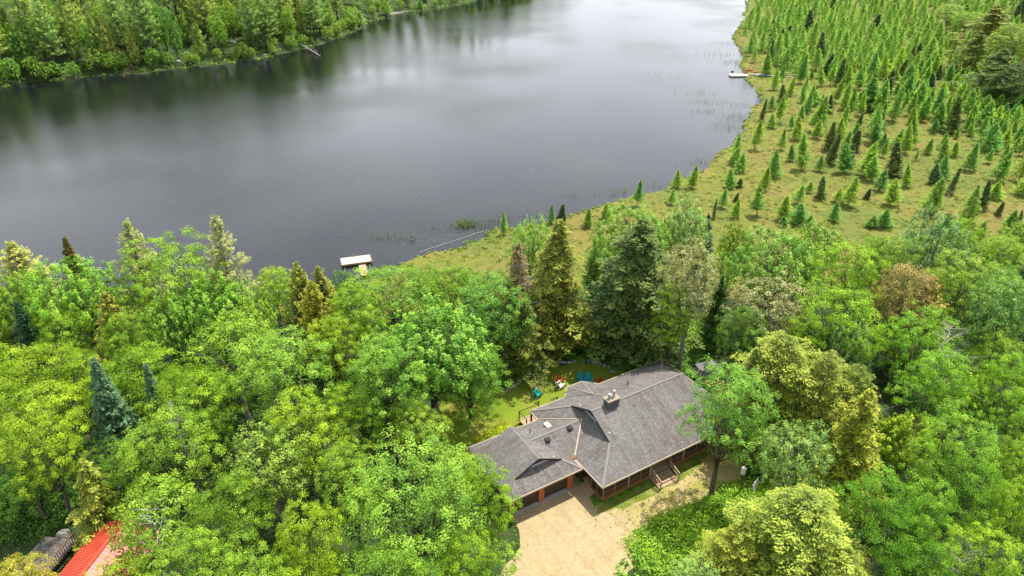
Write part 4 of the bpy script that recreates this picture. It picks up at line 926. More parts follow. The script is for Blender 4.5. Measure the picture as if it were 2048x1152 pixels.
# ------------------------------------------------------------------ shed
P0 = at(1398, 768, 0); sh = empty('shed', (P0[0], P0[1], 0), HA - .25); tag(sh, 'small grey garden shed with a flat pale roof behind the house', 'shed')
b_ = MB(); b_.box((0, 0, 0), (2.4, 1.1, 1.75)); b_.build('wall', noise_mat('shed_grey', [(.32, .34, .37), (.40, .42, .45)], 2, .7, stretch=(8, 8, 1)), sh)
b_ = MB(); b_.poly([(-.1, -.12, 1.84), (2.5, -.12, 1.84), (2.5, 1.2, 1.9), (-.1, 1.2, 1.9)]); thick(b_.build('roof', noise_mat('shed_roof', [(.13, .13, .135), (.2, .2, .21)], 3, .8), sh), .08)
d_ = empty('door', (0, 0, 0)); 
d_ = MB().box((.9, -.04, .05), (1.9, -.003, 1.65)).build('door', noise_mat('shed_door', [(.5, .5, .5), (.58, .58, .58)], 3, .6), sh); MB().box((1.75, -.08, .9), (1.8, -.041, 1.05)).build('handle', BLACK, d_)
for u in (.0, 2.34): MB().box((u, -.03, 0), (u + .06, -.002, 1.74)).build('corner_trim', WHITEP, sh)

# meter box on the bare trunk and the white rack behind
P1 = at(1480, 985, 0); mbx = empty('utility_pole', (P1[0], P1[1], 0), .4); tag(mbx, 'thin grey pole carrying a white box at the edge of the dry yard', 'pole')
MB().tube([(0, 0, 0), (0, 0, 4.2)], [.09, .07], 10).build('pole', BARK, mbx); MB().box((-.35, -.2, 2.4), (-.08, .12, 3.1)).build('meter_box', WHITEP, mbx, bevel=.02)
P1 = at(1512, 985, 0); rk = empty('lattice_panel', (P1[0], P1[1], 0), .9); tag(rk, 'white slatted panel leaning in the shade right of the porch maple', 'panel')
b_ = MB(); b_.bar((-.6, 0, .1), (-.6, .25, 1.2), .06); b_.bar((.6, 0, .1), (.6, .25, 1.2), .06); b_.bar((-.6, .25, 1.2), (.6, .25, 1.2), .06); b_.bar((-.6, 0, .1), (.6, 0, .1), .06); b_.build('frame', WHITEP, rk)
b_ = MB()
for k in range(9): b_.bar((-.5 + k * .125, .02, .12), (-.5 + k * .125, .25, 1.18), .05, .015)
b_.build('slats', WHITEP, rk)

# ------------------------------------------------------------------ red roofed cottage at the bottom left
RZ0 = 4.6; e0 = at(118, 1140, 3.0); e1 = at(190, 1052, 3.0); dv = (e1 - e0)[:2]; ang = math.atan2(dv[1], dv[0])
P0 = at(196, 1050, 3.1); ct = empty('cottage', (P0[0], P0[1], 0), ang + pi); tag(ct, 'cottage with a ribbed red metal gable roof between the trees', 'house')
# local x runs down along the eave towards the camera, y across towards the right
LN, WD = 11.0, 6.2
def redroof():
    return noise_mat('red_metal_roof', [(.40, .045, .02), (.52, .06, .025), (.55, .09, .045)], 1.2, .45, detail=8, nrough=.7, spec=.6)
RM = redroof(); WD = 5.6
for sgn, nm in ((0, 'roof_slope'), (1, 'roof_slope')):
    b_ = MB(); n = 36
    y0, y1 = (0, WD / 2) if not sgn else (WD, WD / 2)
    b_.poly([(0, y0, 3.0), (LN, y0, 3.0), (LN, y1, 4.35), (0, y1, 4.35)] if not sgn else [(0, y1, 4.35), (LN, y1, 4.35), (LN, y0, 3.0), (0, y0, 3.0)])
    for k in range(n + 1): b_.bar((k * LN / n, y0, 3.01), (k * LN / n, y1, 4.36), .03, .03)
    b_.build('roof', RM, ct)
MB().bar((0, WD / 2, 4.4), (LN, WD / 2, 4.4), .3, .05).build('ridge_cap', RM, ct)
MB().box((.5, .5, 0), (LN - .5, WD - .5, 2.98)).build('wall', WOODB, ct)
gb = MB(); gb.poly([(.5, .5, 2.98), (.5, WD - .5, 2.98), (.5, WD / 2, 4.15)]); thick(gb.build('gable_wall', WOODB, ct), .05)
# deck beside it
dk = empty('wooden_deck', (*at(96, 1128, 0)[:2], 0), ang + pi); tag(dk, 'weathered grey wooden deck littered with leaves beside the red roof', 'deck')
GREYW = noise_mat('grey_boards', [(.07, .065, .06), (.15, .14, .13), (.22, .17, .11)], 6, .9, detail=7)
b_ = MB()
for k in range(34): b_.box((-2 + k * .2, -1.6, .62), (-2 + k * .2 + .185, 1.3, .66))
b_.build('boards', GREYW, dk)
rl = MB(); rl.bar((-2, 1.35, 1.6), (4.8, 1.35, 1.6), .09, .05)
for k in range(30): rl.bar((-2 + k * .23, 1.35, .55), (-2 + k * .23, 1.35, 1.58), .045)
rl.build('railing', CEDARW, dk)
b_ = MB(); 
for x in (-1.9, 1.4, 4.7):
    for y in (-1.5, 1.2): b_.box((x - .06, y - .06, -.2), (x + .06, y + .06, .618))
b_.build('leg', CEDARW, dk)
sv, sf = [], []; stone((0, 0, .2), (.6, .5, .4), 991); me = bpy.data.meshes.new('boulder'); me.from_pydata(sv, [], sf)
tag(link('boulder', me, [STONE], None, tuple(at(128, 1072, 0))), 'grey boulder above the top corner of the wooden deck', 'boulder')
# ------------------------------------------------------------------ bog trees: larches and black spruces
NEEDLE_T = leaf_mat('larch_needle', .55, .6, .12)
def small_tree(name, seed, H, R, style, nb, q, stem=.0):
    nm, cm, tm = conifer(name, seed, H, R, .06 + stem, nb, style, q, leafm=NEEDLE_T if style == 'tamarack' else NEEDLE)
    # one mesh: needles + stem
    me = cm; n0 = len(me.vertices); V = np.empty(n0 * 3, np.float32); me.vertices.foreach_get('co', V); V = V.reshape(-1, 3)
    Fq = np.arange(n0).reshape(-1, 4); T = np.empty(len(Fq), np.float32); me.attributes['tint'].data.foreach_get('value', T)
    tv = np.array([v.co for v in tm.vertices], np.float32); tf = np.array([tuple(p.vertices) for p in tm.polygons if len(p.vertices) == 4]) + n0
    me2 = mesh_np(name, np.vstack([V, tv]), np.vstack([Fq, tf]), np.append(T, np.zeros(len(tf))), np.append(np.zeros(len(Fq), int), np.ones(len(tf), int)))
    me2.materials.append(NEEDLE_T if style == 'tamarack' else NEEDLE); me2.materials.append(BARK); return me2
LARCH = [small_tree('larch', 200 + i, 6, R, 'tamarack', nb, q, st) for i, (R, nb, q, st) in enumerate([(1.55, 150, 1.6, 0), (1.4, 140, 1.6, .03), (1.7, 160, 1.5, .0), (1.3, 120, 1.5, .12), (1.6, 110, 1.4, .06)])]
SPRUCE = [small_tree('spruce', 300 + i, 6, R, 'spruce', nb, q) for i, (R, nb, q) in enumerate([(1.05, 130, .9), (.9, 120, .9), (1.35, 140, 1.0)])]
LT = [(.155, .275, .06), (.13, .255, .06), (.175, .285, .05), (.105, .23, .065)]
ST = [(.055, .10, .025), (.07, .115, .028), (.045, .09, .03)]
def bog_tree(kind, x, y, h, wid, label, group, z=None):
    me = random.choice(LARCH if kind == 'larch' else SPRUCE); o = bpy.data.objects.new('larch_tree' if kind == 'larch' else 'spruce_tree', me); COL.objects.link(o)
    o.location = (x, y, (gz(x, y) if z is None else z)); R0 = 1.5 if kind == 'larch' else 1.05; s = wid / 2 / R0 * (1.12 if kind == 'larch' else 1.15)
    o.scale = (s, s, h / 6); o.rotation_euler = (random.gauss(0, .06), random.gauss(0, .06), random.uniform(0, 6.28))
    c = random.choice(LT if kind == 'larch' else ST); f = random.uniform(.85, 1.15); o.color = (c[0] * f, c[1] * f, c[2] * f, 1)
    return tag(o, label, 'tree', group)
# (kind, base px, base py, top py, width px)
HP = [('l', 1008, 470, 426, 20), ('l', 1102, 447, 413, 20), ('s', 1121, 452, 407, 26), ('l', 1176, 454, 418, 24), ('l', 1212, 437, 408, 26), ('l', 1273, 411, 358, 24), ('l', 1354, 376, 342, 20), ('l', 1383, 376, 332, 26), ('l', 1342, 408, 377, 20),
 ('l', 1461, 375, 338, 24), ('l', 1443, 415, 377, 24), ('s', 1427, 438, 398, 12), ('l', 1470, 436, 398, 22), ('l', 1478, 345, 308, 24), ('l', 1467, 328, 294, 24), ('l', 1547, 355, 300, 28), ('l', 1526, 380, 334, 24), ('l', 1513, 432, 372, 34),
 ('l', 1603, 340, 270, 34), ('l', 1638, 343, 312, 22), ('s', 1640, 397, 354, 20), ('l', 1564, 441, 395, 32), ('l', 1593, 408, 369, 26), ('l', 1596, 446, 405, 34), ('l', 1567, 452, 432, 22), ('l', 1615, 455, 432, 22), ('l', 1666, 442, 405, 26),
 ('s', 1477, 374, 356, 18), ('l', 1616, 386, 364, 20), ('l', 1695, 412, 354, 34), ('l', 1674, 406, 378, 24), ('l', 1757, 381, 339, 30), ('l', 1742, 363, 315, 34), ('l', 1780, 411, 361, 36), ('s', 1788, 353, 288, 44), ('l', 1813, 374, 329, 26),
 ('s', 1731, 398, 377, 18), ('s', 1867, 368, 329, 24), ('l', 1859, 426, 353, 42), ('s', 1897, 389, 337, 20), ('l', 1884, 358, 311, 26), ('l', 1934, 444, 373, 36), ('s', 1963, 420, 360, 24), ('l', 1987, 398, 364, 30), ('l', 1938, 341, 288, 32),
 ('l', 2003, 345, 292, 26), ('l', 2037, 362, 300, 34), ('s', 1995, 430, 403, 16), ('s', 2034, 468, 424, 16), ('l', 2012, 462, 420, 34), ('l', 1952, 484, 444, 30), ('l', 1767, 454, 418, 30), ('l', 1741, 454, 432, 24), ('l', 1508, 300, 243, 28),
 ('l', 1543, 256, 229, 20), ('l', 1561, 300, 257, 20), ('l', 1592, 280, 235, 28), ('l', 1612, 226, 184, 22), ('s', 1629, 213, 174, 14), ('l', 1605, 197, 168, 16), ('s', 1562, 217, 170, 20), ('l', 1541, 222, 192, 20), ('s', 1522, 242, 198, 14),
 ('l', 1678, 273, 214, 24), ('l', 1686, 220, 167, 26), ('l', 1697, 238, 175, 24), ('l', 1718, 231, 184, 20), ('l', 1626, 248, 224, 18), ('s', 1657, 300, 243, 22), ('s', 1658, 328, 268, 28), ('l', 1685, 311, 262, 26), ('s', 1695, 335, 290, 26),
 ('l', 1747, 269, 206, 30), ('l', 1782, 242, 172, 28), ('l', 1500, 112, 70, 14), ('s', 1533, 148, 80, 14), ('l', 1548, 180, 138, 18), ('l', 1515, 45, 10, 18), ('l', 1531, 55, 34, 14), ('s', 1470, 404, 385, 14), ('l', 1880, 470, 432, 34), ('l', 1915, 466, 436, 30)]
taken = []
def solve_h(bx, by, ty):
    x, y = at(bx, by, -2.75)[:2]; lo, hi = .3, 60.
    for _ in range(40):
        mid = (lo + hi) / 2; P = np.array([x, y, -2.75 + mid]) - [0, 0, CAMH]; py = 576 - FPX * (P @ _U) / (P @ _F)
        if py > ty: lo = mid
        else: hi = mid
    return x, y, lo
def where(x, y, h):
    sd = float(sdist(np.array([[x, y]]))[0]); 
    a = 'at the water\'s edge of the bog' if sd < 7 else ('on the open near bog' if y < 150 else ('in the middle of the bog' if y < 215 else 'in the dense far bog'))
    return a
for kd, bx, by, ty, wp in HP:
    x, y, h = solve_h(bx, by, ty); s = scale_at((x, y, -2)); kind = 'larch' if kd == 'l' else 'spruce'; taken.append((x, y))
    sz = 'tall' if h > 6.2 else ('medium' if h > 4 else 'small')
    look = 'soft green larch' if kind == 'larch' else 'narrow dark spruce'
    wd = where(x, y, h); bog_tree(kind, x, y, h, wp / s, f'{sz} {look} standing {wd}', f'{sz} {look}es {wd}' if kind == 'larch' else f'{sz} {look}s {wd}')
# the crowded rest of the bog
def bog_ok(x, y):
    if bogmask(np.array([x]), np.array([y]))[0] < .8: return False
    return float(sdist(np.array([[x, y]]))[0]) > 2.5
cand = rng.uniform((20, 110), (330, 470), (14000, 2)); sdc = sdist(cand)
Pm = cand - 0; depth = cand[:, 1] * cos(PITCH) + 48.8 * sin(PITCH); pxx = 1024 + FPX * cand[:, 0] / depth
pyy = 576 - FPX * (cand[:, 1] * sin(PITCH) - 48.8 * cos(PITCH)) / depth
# crowding follows the photo: open near the water and near the forest, thick up and to the right
dens = ss(pxx, 1480, 1900) * ss(pyy, 440, 170) + ss(pyy, 175, 90) * ss(pxx, 1480, 1560) * .9
clump = .5 + .5 * np.sin(cand[:, 0] * .13 + 2 * np.sin(cand[:, 1] * .05)) * np.sin(cand[:, 1] * .1 + np.sin(cand[:, 0] * .07) * 2)
dens = np.clip(dens * (.26 + 1.35 * clump), 0.03, 1) 
keep = (sdc > 3) & (pxx < 2080) & (pyy > -40) & (pyy < 460) & (rng.uniform(size=len(cand)) < dens)
sel = []; grid = list(taken)
for i in np.where(keep)[0]:
    x, y = cand[i]; dmin = 1.9 + .004 * y
    if all((x - a) ** 2 + (y - c_) ** 2 > dmin ** 2 for a, c_ in grid): sel.append(i); grid.append((x, y))
sel = sorted(sel, key=lambda i: cand[i][1]); print('bog trees', len(sel))
far_V, far_F, far_T, far_M = [], [], [], []; nv = 0
cnt = {'larch': sum(1 for k in HP if k[0] == 'l'), 'spruce': sum(1 for k in HP if k[0] == 's')}
cache = {}
def raw(me):
    if me.name not in cache:
        V = np.empty(len(me.vertices) * 3, np.float32); me.vertices.foreach_get('co', V); n = len(me.polygons); F_ = np.empty(n * 4, np.int32); me.loops.foreach_get('vertex_index', F_)
        T_ = np.empty(n, np.float32); me.attributes['tint'].data.foreach_get('value', T_); M_ = np.empty(n, np.int32); me.polygons.foreach_get('material_index', M_)
        cache[me.name] = (V.reshape(-1, 3), F_.reshape(-1, 4), T_, M_)
    return cache[me.name]
for i in sel:
    x, y = cand[i]; kind = 'spruce' if random.random() < .07 else 'larch'
    h = min(8.6, max(1.8, random.lognormvariate(1.55, .36))) * (1.0 if y < 220 else 1.12); wid = h * random.uniform(.36, .66) + .3 * (.62 if kind == 'spruce' else 1)
    if cnt[kind] < 296:
        cnt[kind] += 1; sz = 'tall' if h > 6.2 else ('medium' if h > 4 else 'small'); look = 'soft green larch' if kind == 'larch' else 'narrow dark spruce'; wd = where(x, y, h)
        bog_tree(kind, x, y, h, wid, f'{sz} {look} standing {wd}', f'{sz} {look}es {wd}' if kind == 'larch' else f'{sz} {look}s {wd}')
    else:
        V, F_, T_, M_ = raw(random.choice(LARCH if kind == 'larch' else SPRUCE)); a = random.uniform(0, 6.28); ca, sa = cos(a), sin(a); R0 = 1.5; s = wid / 2 / R0 * 1.3
        # keep a quarter of the needles this far off, each a little larger
        sb = rng.uniform(size=len(F_)) < .45
        W = V.copy(); W[:, 0], W[:, 1] = (V[:, 0] * ca - V[:, 1] * sa) * s + x, (V[:, 0] * sa + V[:, 1] * ca) * s + y; W[:, 2] = V[:, 2] * h / 6 + gz(x, y)
        far_V.append(W); far_F.append(F_[sb] + nv); far_T.append(T_[sb] * (1. if kind == 'larch' else .1)); far_M.append(M_[sb]); nv += len(W)
if far_V:
    me = mesh_np('far_larch_thicket', np.vstack(far_V), np.vstack(far_F), np.concatenate(far_T), np.concatenate(far_M)); o = link('far_larch_thicket', me, [NEEDLE_T, BARK]); o.color = (.145, .265, .06, 1)
    tag(o, 'distant thicket of larches at the top edge of the bog', None, None, 'stuff')

# low heath shrubs and sedge over the bog
Q = rng.uniform((-15, 84), (260, 330), (26000, 2)); dd = Q[:, 1] * cos(PITCH) + 48.8 * sin(PITCH); qx = 1024 + FPX * Q[:, 0] / dd; qs = sdist(Q)
Q = Q[(qs > .2) & (bogmask(Q[:, 0], Q[:, 1]) > .5) & (qx > 800) & (qx < 2100)]
ll = nn_ = None
Pz = np.column_stack([Q, gheight(Q[:, 0], Q[:, 1]) - .05])
hA = rng.uniform(size=len(Pz)) < .62
mounds('bog_heath', Pz[hA], .55, 14, .30, (.135, .175, .022), label='yellow-green heath and sedge covering the bog', flat=.95)
mounds('bog_heath', Pz[~hA], .45, 11, .30, (.18, .135, .05), label='brownish heath patches between the bog trees', flat=.6)
# lush rim along the shore
S_ = np.array([p for p in POLYW if -20 < p[0] < 140 and 92 < p[1] < 420 and not (p[0] < 60 and p[1] > 300)]); SR = np.vstack([S_ + rng.normal(size=S_.shape) * .7 for _ in range(7)])
SR = SR[sdist(SR) > -.2]; mounds('shore_shrubs', np.column_stack([SR, np.maximum(gheight(SR[:, 0], SR[:, 1]), -2.95)]), .5, 18, .3, (.12, .18, .025), label='low bright shrubs lining the edge of the bog')

# ------------------------------------------------------------------ far left bank
bank_edge = [p for p in POLYW[len(POLYW) // 3:] if p[1] > 195 and p[0] < 40 and p[1] < 640 and p[0] > -330]
bank_edge = np.array([p for p in POLYW if p[1] > 195 and p[0] < 60 and p[1] < 700 and p[0] > -330])
sdb = lambda P: sdist(np.array(P).reshape(-1, 2))
rows = []; cb = rng.uniform((-330, 195), (90, 720), (16000, 2)); sb_ = sdist(cb)
db = cb[:, 1] * cos(PITCH) + 48.8 * sin(PITCH); bx = 1024 + FPX * cb[:, 0] / db
kb = (sb_ > .9) & (sb_ < 42) & (bx > -200) & (cb[:, 0] < 60) & ((cb[:, 1] > 215) | (cb[:, 0] < -100))
cb, sb_ , bx = cb[kb], sb_[kb], bx[kb]; order = np.argsort(sb_); got = []
for i in order:
    x, y = cb[i]; dmin = (2.7 if sb_[i] < 7 else 3.9) if y < 330 else 6.5
    if all((x - a) ** 2 + (y - c_) ** 2 > dmin ** 2 for a, c_, _ in got): got.append((x, y, sb_[i]))
print('bank trees', len(got))
Bq = rng.uniform((-330, 200), (60, 520), (16000, 2)); sq = sdist(Bq); bq = 1024 + FPX * Bq[:, 0] / (Bq[:, 1] * cos(PITCH) + 48.8 * sin(PITCH)); kq = (sq > -.2) & (sq < 60) & (bq > -250) & (bq < 1100) & (rng.uniform(size=len(Bq)) < np.where(sq < 10, 1, .45)) & ~((Bq[:, 0] > 60))
Bq = Bq[kq]; mounds('undergrowth', np.column_stack([Bq, [gz(*p) for p in Bq]]), 1.1, 24, .5, (.12, .21, .03), label='bushy undergrowth along the far bank')
nb = 0
got = [g for g in got if not (g[2] > 30 and random.random() < .4)][:480]
# driftwood point and open shore stay low
for x, y, sd in got:
    d = y * cos(PITCH) + 48.8 * sin(PITCH); px_ = 1024 + FPX * x / d; lowpt = 690 < px_ < 960 and sd < 14 and y < 460
    u = random.random(); pos = 'at its left end' if px_ < 230 else ('left of the fallen tree' if px_ < 600 else ('by the point' if px_ < 740 else 'behind the driftwood'))
    row = 'in front' if sd < 9 else ('in the second row' if sd < 20 else 'further back')
    if sd < 4 or lowpt:
        h = random.uniform(3.5, 8); kd = random.choice(['bush', 'bush', 'cedar']); c = random.choice([(.16, .27, .04), (.11, .24, .04), (.19, .27, .05)]); look = 'low green waterside tree'
        wm = h * .95
    elif u < .42: h = random.uniform(19, 27); kd = 'pine'; c = random.choice([(.14, .24, .055), (.18, .25, .05), (.12, .21, .05)]); wm = random.uniform(7.5, 10); look = 'tall feathery green pine'
    elif u < .62: h = random.uniform(12, 19); kd = 'cedar'; c = random.choice([(.19, .24, .05), (.14, .22, .04)]); wm = random.uniform(4.2, 6); look = 'pointed yellow-green cedar'
    elif u < .78: h = random.uniform(15, 22); kd = 'hemlock'; c = random.choice([(.10, .18, .04), (.13, .21, .045)]); wm = random.uniform(5, 7); look = 'dark hemlock'
    else: h = random.uniform(12, 18); kd = random.choice(['maple', 'bush']); c = random.choice([(.13, .27, .03), (.17, .28, .04), (.09, .21, .04)]); wm = random.uniform(6.5, 9); look = 'bright leafy tree'
    if px_ > 640 and not lowpt and sd < 20: h *= .85
    plant(kd, x, y, h, wm, c, f'{look} on far bank, {row}, {pos}', f'{look}s on the far bank, {row}, {pos}')

# lower trees filling in between the big crowns of the near wood
fill = rng.uniform((-75, 24), (105, 108), (5000, 2)); fs = sdist(fill); bm2 = bogmask(fill[:, 0], fill[:, 1]); okf = (fs > 9) & (bm2 < .03) & ~near_house(fill) & (np.abs(fill[:, 0]) < 8 + fill[:, 1] * .86)
for q in clear: okf &= ~in_poly(fill, q)
for q in ([(60, 1152), (60, 990), (330, 990), (330, 1300), (-60, 1300)], [(-60, 1150), (-60, 1000), (160, 1000), (160, 1200)], [(620, 640), (620, 500), (860, 500), (860, 640)]): okf &= ~in_poly(fill, np.array([at(x, y, 3)[:2] for x, y in q]))
ncl_ = np.array([at(x, y, 0)[:2] for x, y in [(860, 900), (900, 740), (1000, 700), (1250, 640), (1420, 600), (1480, 700), (1560, 900), (1560, 1150), (1000, 1150)]]); okf &= ~in_poly(fill, ncl_)
pl = np.array(placed); nf = 0
for x, y in fill[okf]:
    if nf > 80: break
    if np.min(np.hypot(pl[:, 0] - x, pl[:, 1] - y)) < 4.6: continue
    pl = np.vstack([pl, [x, y]]); nf += 1; side = 'left' if x < 0 else 'right'; dpt = 'lake' if y > 62 and x < 0 else ('bog' if y > 75 else ('houses' if y < 45 else 'middle of the wood'))
    h = random.uniform(6.5, 9.5); kd = random.choice(['bush', 'bush', 'maple', 'upright', 'airy'])
    c = random.choice([BR, MG, YG, LG, (.07, .17, .02)]); plant(kd, x, y, h, random.uniform(5.5, 7.5), c, f'lower green tree between taller crowns {"left" if x < 0 else "right"} of the house, towards the {dpt}', f'lower trees between taller crowns {side} of the house, towards the {dpt}')
print('fill', nf)
# dark hill wood at the upper right
for (px, py, wp, h, kd, c, lb) in [(1995, 20, 130, 16, 'hemlock', (.14, .17, .03), 'olive hemlock at the top right edge, topmost of the dark clump'), (2035, 45, 110, 16, 'maple', (.14, .18, .03), 'olive crown cut by the right edge in the dark clump'),
    (1960, 60, 90, 14, 'hemlock', (.09, .13, .02), 'dark hemlock on the bog side of the upper right clump'), (2010, 95, 130, 14, 'hemlock', (.06, .10, .02), 'near-black hemlock at the bottom of the upper right clump'), (2050, 110, 120, 14, 'hemlock', (.05, .09, .018), 'near-black hemlock cut by the right edge over the bog'),
    (1935, 20, 80, 12, 'airy', LG, 'pale green tree beside the dark upper right clump'), (1900, 8, 70, 12, 'airy', PG, 'greyish green tree at the top edge left of the dark clump'), (2030, 0, 90, 15, 'airy', PG, 'greyish sunlit tree behind the dark upper right clump')]:
    x, y, z, wm = crown_spot(px, py, wp, h, kd); plant(kd, x, y, h, wm, c, lb, z=z)

# ------------------------------------------------------------------ dead snags
def snag(px, py, h, label, seed, base=None, spread=.35, r0=.14, z=0):
    P = at(px, py, z + h) if base is None else at(*base, z); tb = snag_mb(seed, h, spread, 34, r0); o = tb.build('dead_tree', DEADWOOD, None, loc=(P[0], P[1], gz(P[0], P[1]))); return tag(o, label, 'dead tree')
snag(1905, 635, 13.5, 'bare grey snag with forked limbs near the right edge', 5, spread=.42, r0=.13)
snag(1030, 500, 14.5, 'bare grey dead conifer beside the golden-tipped hemlock', 6, spread=.22, r0=.13)
snag(290, 1010, 12, 'bare pale branches sticking out of the maple above the red roof', 7, spread=.26, r0=.07)
snag(1960, 1075, 10, 'bare grey twiggy branches in the bottom right corner', 8, spread=.4, r0=.065)
snag(345, 800, 12.9, 'dead twigs topping the mid green maple below the smaller fir', 9, spread=.2, r0=.09)
snag(1795, 365, 4.6, 'leaning bare pole on the near bog', 10, base=(1785, 412), spread=.12, r0=.06, z=-2.8)
snag(1885, 410, 4.2, 'thin bare stem beside a narrow dark spruce on the bog', 12, base=(1890, 412), spread=.15, r0=.05, z=-2.8)

pr_ = snag_mb(31, 3.6, .14, 16, .05).mesh('bog_snag'); pr_.materials.append(DEADWOOD); q_ = rng.uniform((25, 112), (160, 210), (200, 2)); q_ = q_[(sdist(q_) > 3) & (bogmask(q_[:, 0], q_[:, 1]) > .9) & (q_[:, 0] < q_[:, 1] * .72)][:26]
for x, y in q_:
    o = bpy.data.objects.new('dead_tree', pr_); COL.objects.link(o); o.location = (x, y, gz(x, y)); o.rotation_euler = (rng.normal() * .18, rng.normal() * .18, rng.uniform(0, 6)); f_ = rng.uniform(.5, 1.3); o.scale = (f_, f_, f_); tag(o, 'thin grey dead stick of a tree standing in the bog', 'dead tree', 'thin dead trees in the bog')
# ------------------------------------------------------------------ docks
def dock(px, py, L_, W_, rz, label, leg_=None):
    P = at(px, py, WZ); r = empty('swim_dock', (P[0], P[1], WZ), rz); tag(r, label, 'dock'); b_ = MB()
    for k in range(int(L_ / .3)): b_.box((-L_ / 2 + k * .3, -W_ / 2, .38), (-L_ / 2 + k * .3 + .285, W_ / 2, .43))
    b_.build('boards', noise_mat('pale_boards', [(.50, .42, .33), (.62, .54, .44)], 4, .8), r)
    f_ = MB(); f_.box((-L_ / 2 - .06, -W_ / 2 - .06, .16), (L_ / 2 + .06, -W_ / 2 - .005, .41)); f_.box((-L_ / 2 - .06, W_ / 2 + .005, .16), (L_ / 2 + .06, W_ / 2 + .06, .41)); f_.box((-L_ / 2 - .06, -W_ / 2, .16), (-L_ / 2 - .005, W_ / 2, .41)); f_.box((L_ / 2 + .005, -W_ / 2, .16), (L_ / 2 + .06, W_ / 2, .41)); f_.build('frame', PALEW, r)
    g_ = MB()
    for sx in (-1, 0, 1): g_.tube([(sx * (L_ / 2 - .4), -W_ / 2 + .1, .02), (sx * (L_ / 2 - .4), W_ / 2 - .1, .02)], [.2, .2], 10)
    g_.build('float', BLACK, r); return r
D = dock(713, 524, 4.6, 2.3, .30, 'pale wooden swim dock with a ladder in front of the near trees')
ld = MB()
for sx in (-.2, .2): ld.tube([(sx - .1, 1.1, .0), (sx - .1, 1.15, 1.0), (sx - .1, .8, 1.15), (sx - .1, .7, .45)], [.03] * 4, 6)
for z in (.1, .35): ld.bar((-.3, 1.12, z), (.1, 1.12, z), .04)
ld.build('ladder', METAL, D)
gp = empty('gangway', tuple(at(727, 543, WZ)), .30); tag(gp, 'short pale gangway leading from the swim dock to the wooded shore', 'gangway')
b_ = MB()
for k in range(14): b_.box((-.5, -2.2 + k * .26, .40), (.5, -2.2 + k * .26 + .245, .45))
b_.build('boards', PALEW, gp); b_ = MB(); b_.box((-.55, -2.2, .25), (-.505, 1.4, .44)); b_.box((.505, -2.2, .25), (.55, 1.4, .44)); b_.build('frame', PALEW, gp)
D2 = dock(1469, 152, 3.2, 3.0, -.05, 'white-edged floating dock at the bog shore, outer of the two')
D3 = dock(1487, 152, 2.7, 2.7, -.05, 'white-edged floating dock beside the red chair, inner of the two')
for D_ in (D2, D3):
    for c in D_.children:
        if c.name.startswith('frame'): c.data.materials.clear(); c.data.materials.append(WHITEP)
P = at(1492, 150, WZ); ch_ = adirondack(1492, 150, 2.0, REDP, 'red chair on the inner floating dock'); ch_.location = (P[0], P[1], WZ + .435)
ch_['group'] = ''; del ch_['group']
P = at(1464, 148, WZ); tb_ = MB(); tb_.box((-.35, -.35, 0), (.35, .35, .5)); tb_.box((-.4, -.4, .502), (.4, .4, .56)); o = tb_.build('storage_box', BLACK, loc=(P[0], P[1], WZ + .435)); tag(o, 'small dark storage box on the outer floating dock', 'box')
def boat(px, py, rz, L_, W_, mat, label, nm='kayak'):
    P = at(px, py, -2.7); n = 12; V = []; F_ = []
    for i in range(n + 1):
        s = -1 + 2 * i / n; w_ = W_ / 2 * (1 - abs(s) ** 2.2) + .01; z0 = .12 * s ** 4
        for a, zz in ((-1, .26), (-.75, .08), (0, 0), (.75, .08), (1, .26), (0, .30)): V.append((s * L_ / 2, a * w_, zz + z0 * (1 if zz > .2 else .6)))
    for i in range(n):
        for j in range(6): F_.append((i * 6 + j, i * 6 + (j + 1) % 6, (i + 1) * 6 + (j + 1) % 6, (i + 1) * 6 + j))
    me = bpy.data.meshes.new(nm); me.from_pydata(V, [], F_); o = link(nm, me, [mat], None, (P[0], P[1], max(gz(P[0], P[1]), -2.95) + .12)); o.rotation_euler = (0, 0, rz)
    ck = MB(); ck.tube([(-.15, 0, .31), (-.15, 0, .335)], [W_ * .33, W_ * .33], 12); ck.build('cockpit', BLACK, o); return tag(o, label, nm)
boat(1510, 150, -.1, 4.4, .8, WHITEP, 'white kayak lying on the bog beside the floating docks')
boat(1523, 152, -.2, 4.0, .75, paint('pale_blue_paint', (.35, .5, .62)), 'pale blue kayak lying just right of the white kayak')
boat(1499, 141, .5, 3.4, .8, REDP, 'red kayak pulled up behind the floating docks')
boat(1512, 146, -.4, 3.2, .75, REDP, 'dull red kayak in the bog grass behind the white kayak')
def walk(p, q, label):
    a, c_ = at(*p, -2.7), at(*q, -2.7); d = (c_ - a)[:2]; n = int(np.linalg.norm(d) / .45); r = empty('boardwalk', (a[0], a[1], -2.62), math.atan2(d[1], d[0])); tag(r, label, 'boardwalk'); b_ = MB()
    for k in range(n): b_.box((k * .45, -.35, 0), (k * .45 + .42, .35, .05))
    b_.build('boards', noise_mat('bleached_boards', [(.5, .46, .4), (.66, .62, .55)], 4, .8), r); b_ = MB(); L_ = n * .45; b_.box((0, -.3, -.12), (L_, -.24, -.003)); b_.box((0, .24, -.12), (L_, .3, -.003)); b_.build('beam', PALEW, r)
walk((1532, 151), (1597, 156), 'bleached boardwalk running into the bog from the kayaks'); walk((1735, 171), (1792, 179), 'bleached boardwalk piece deeper in the bog between larches')

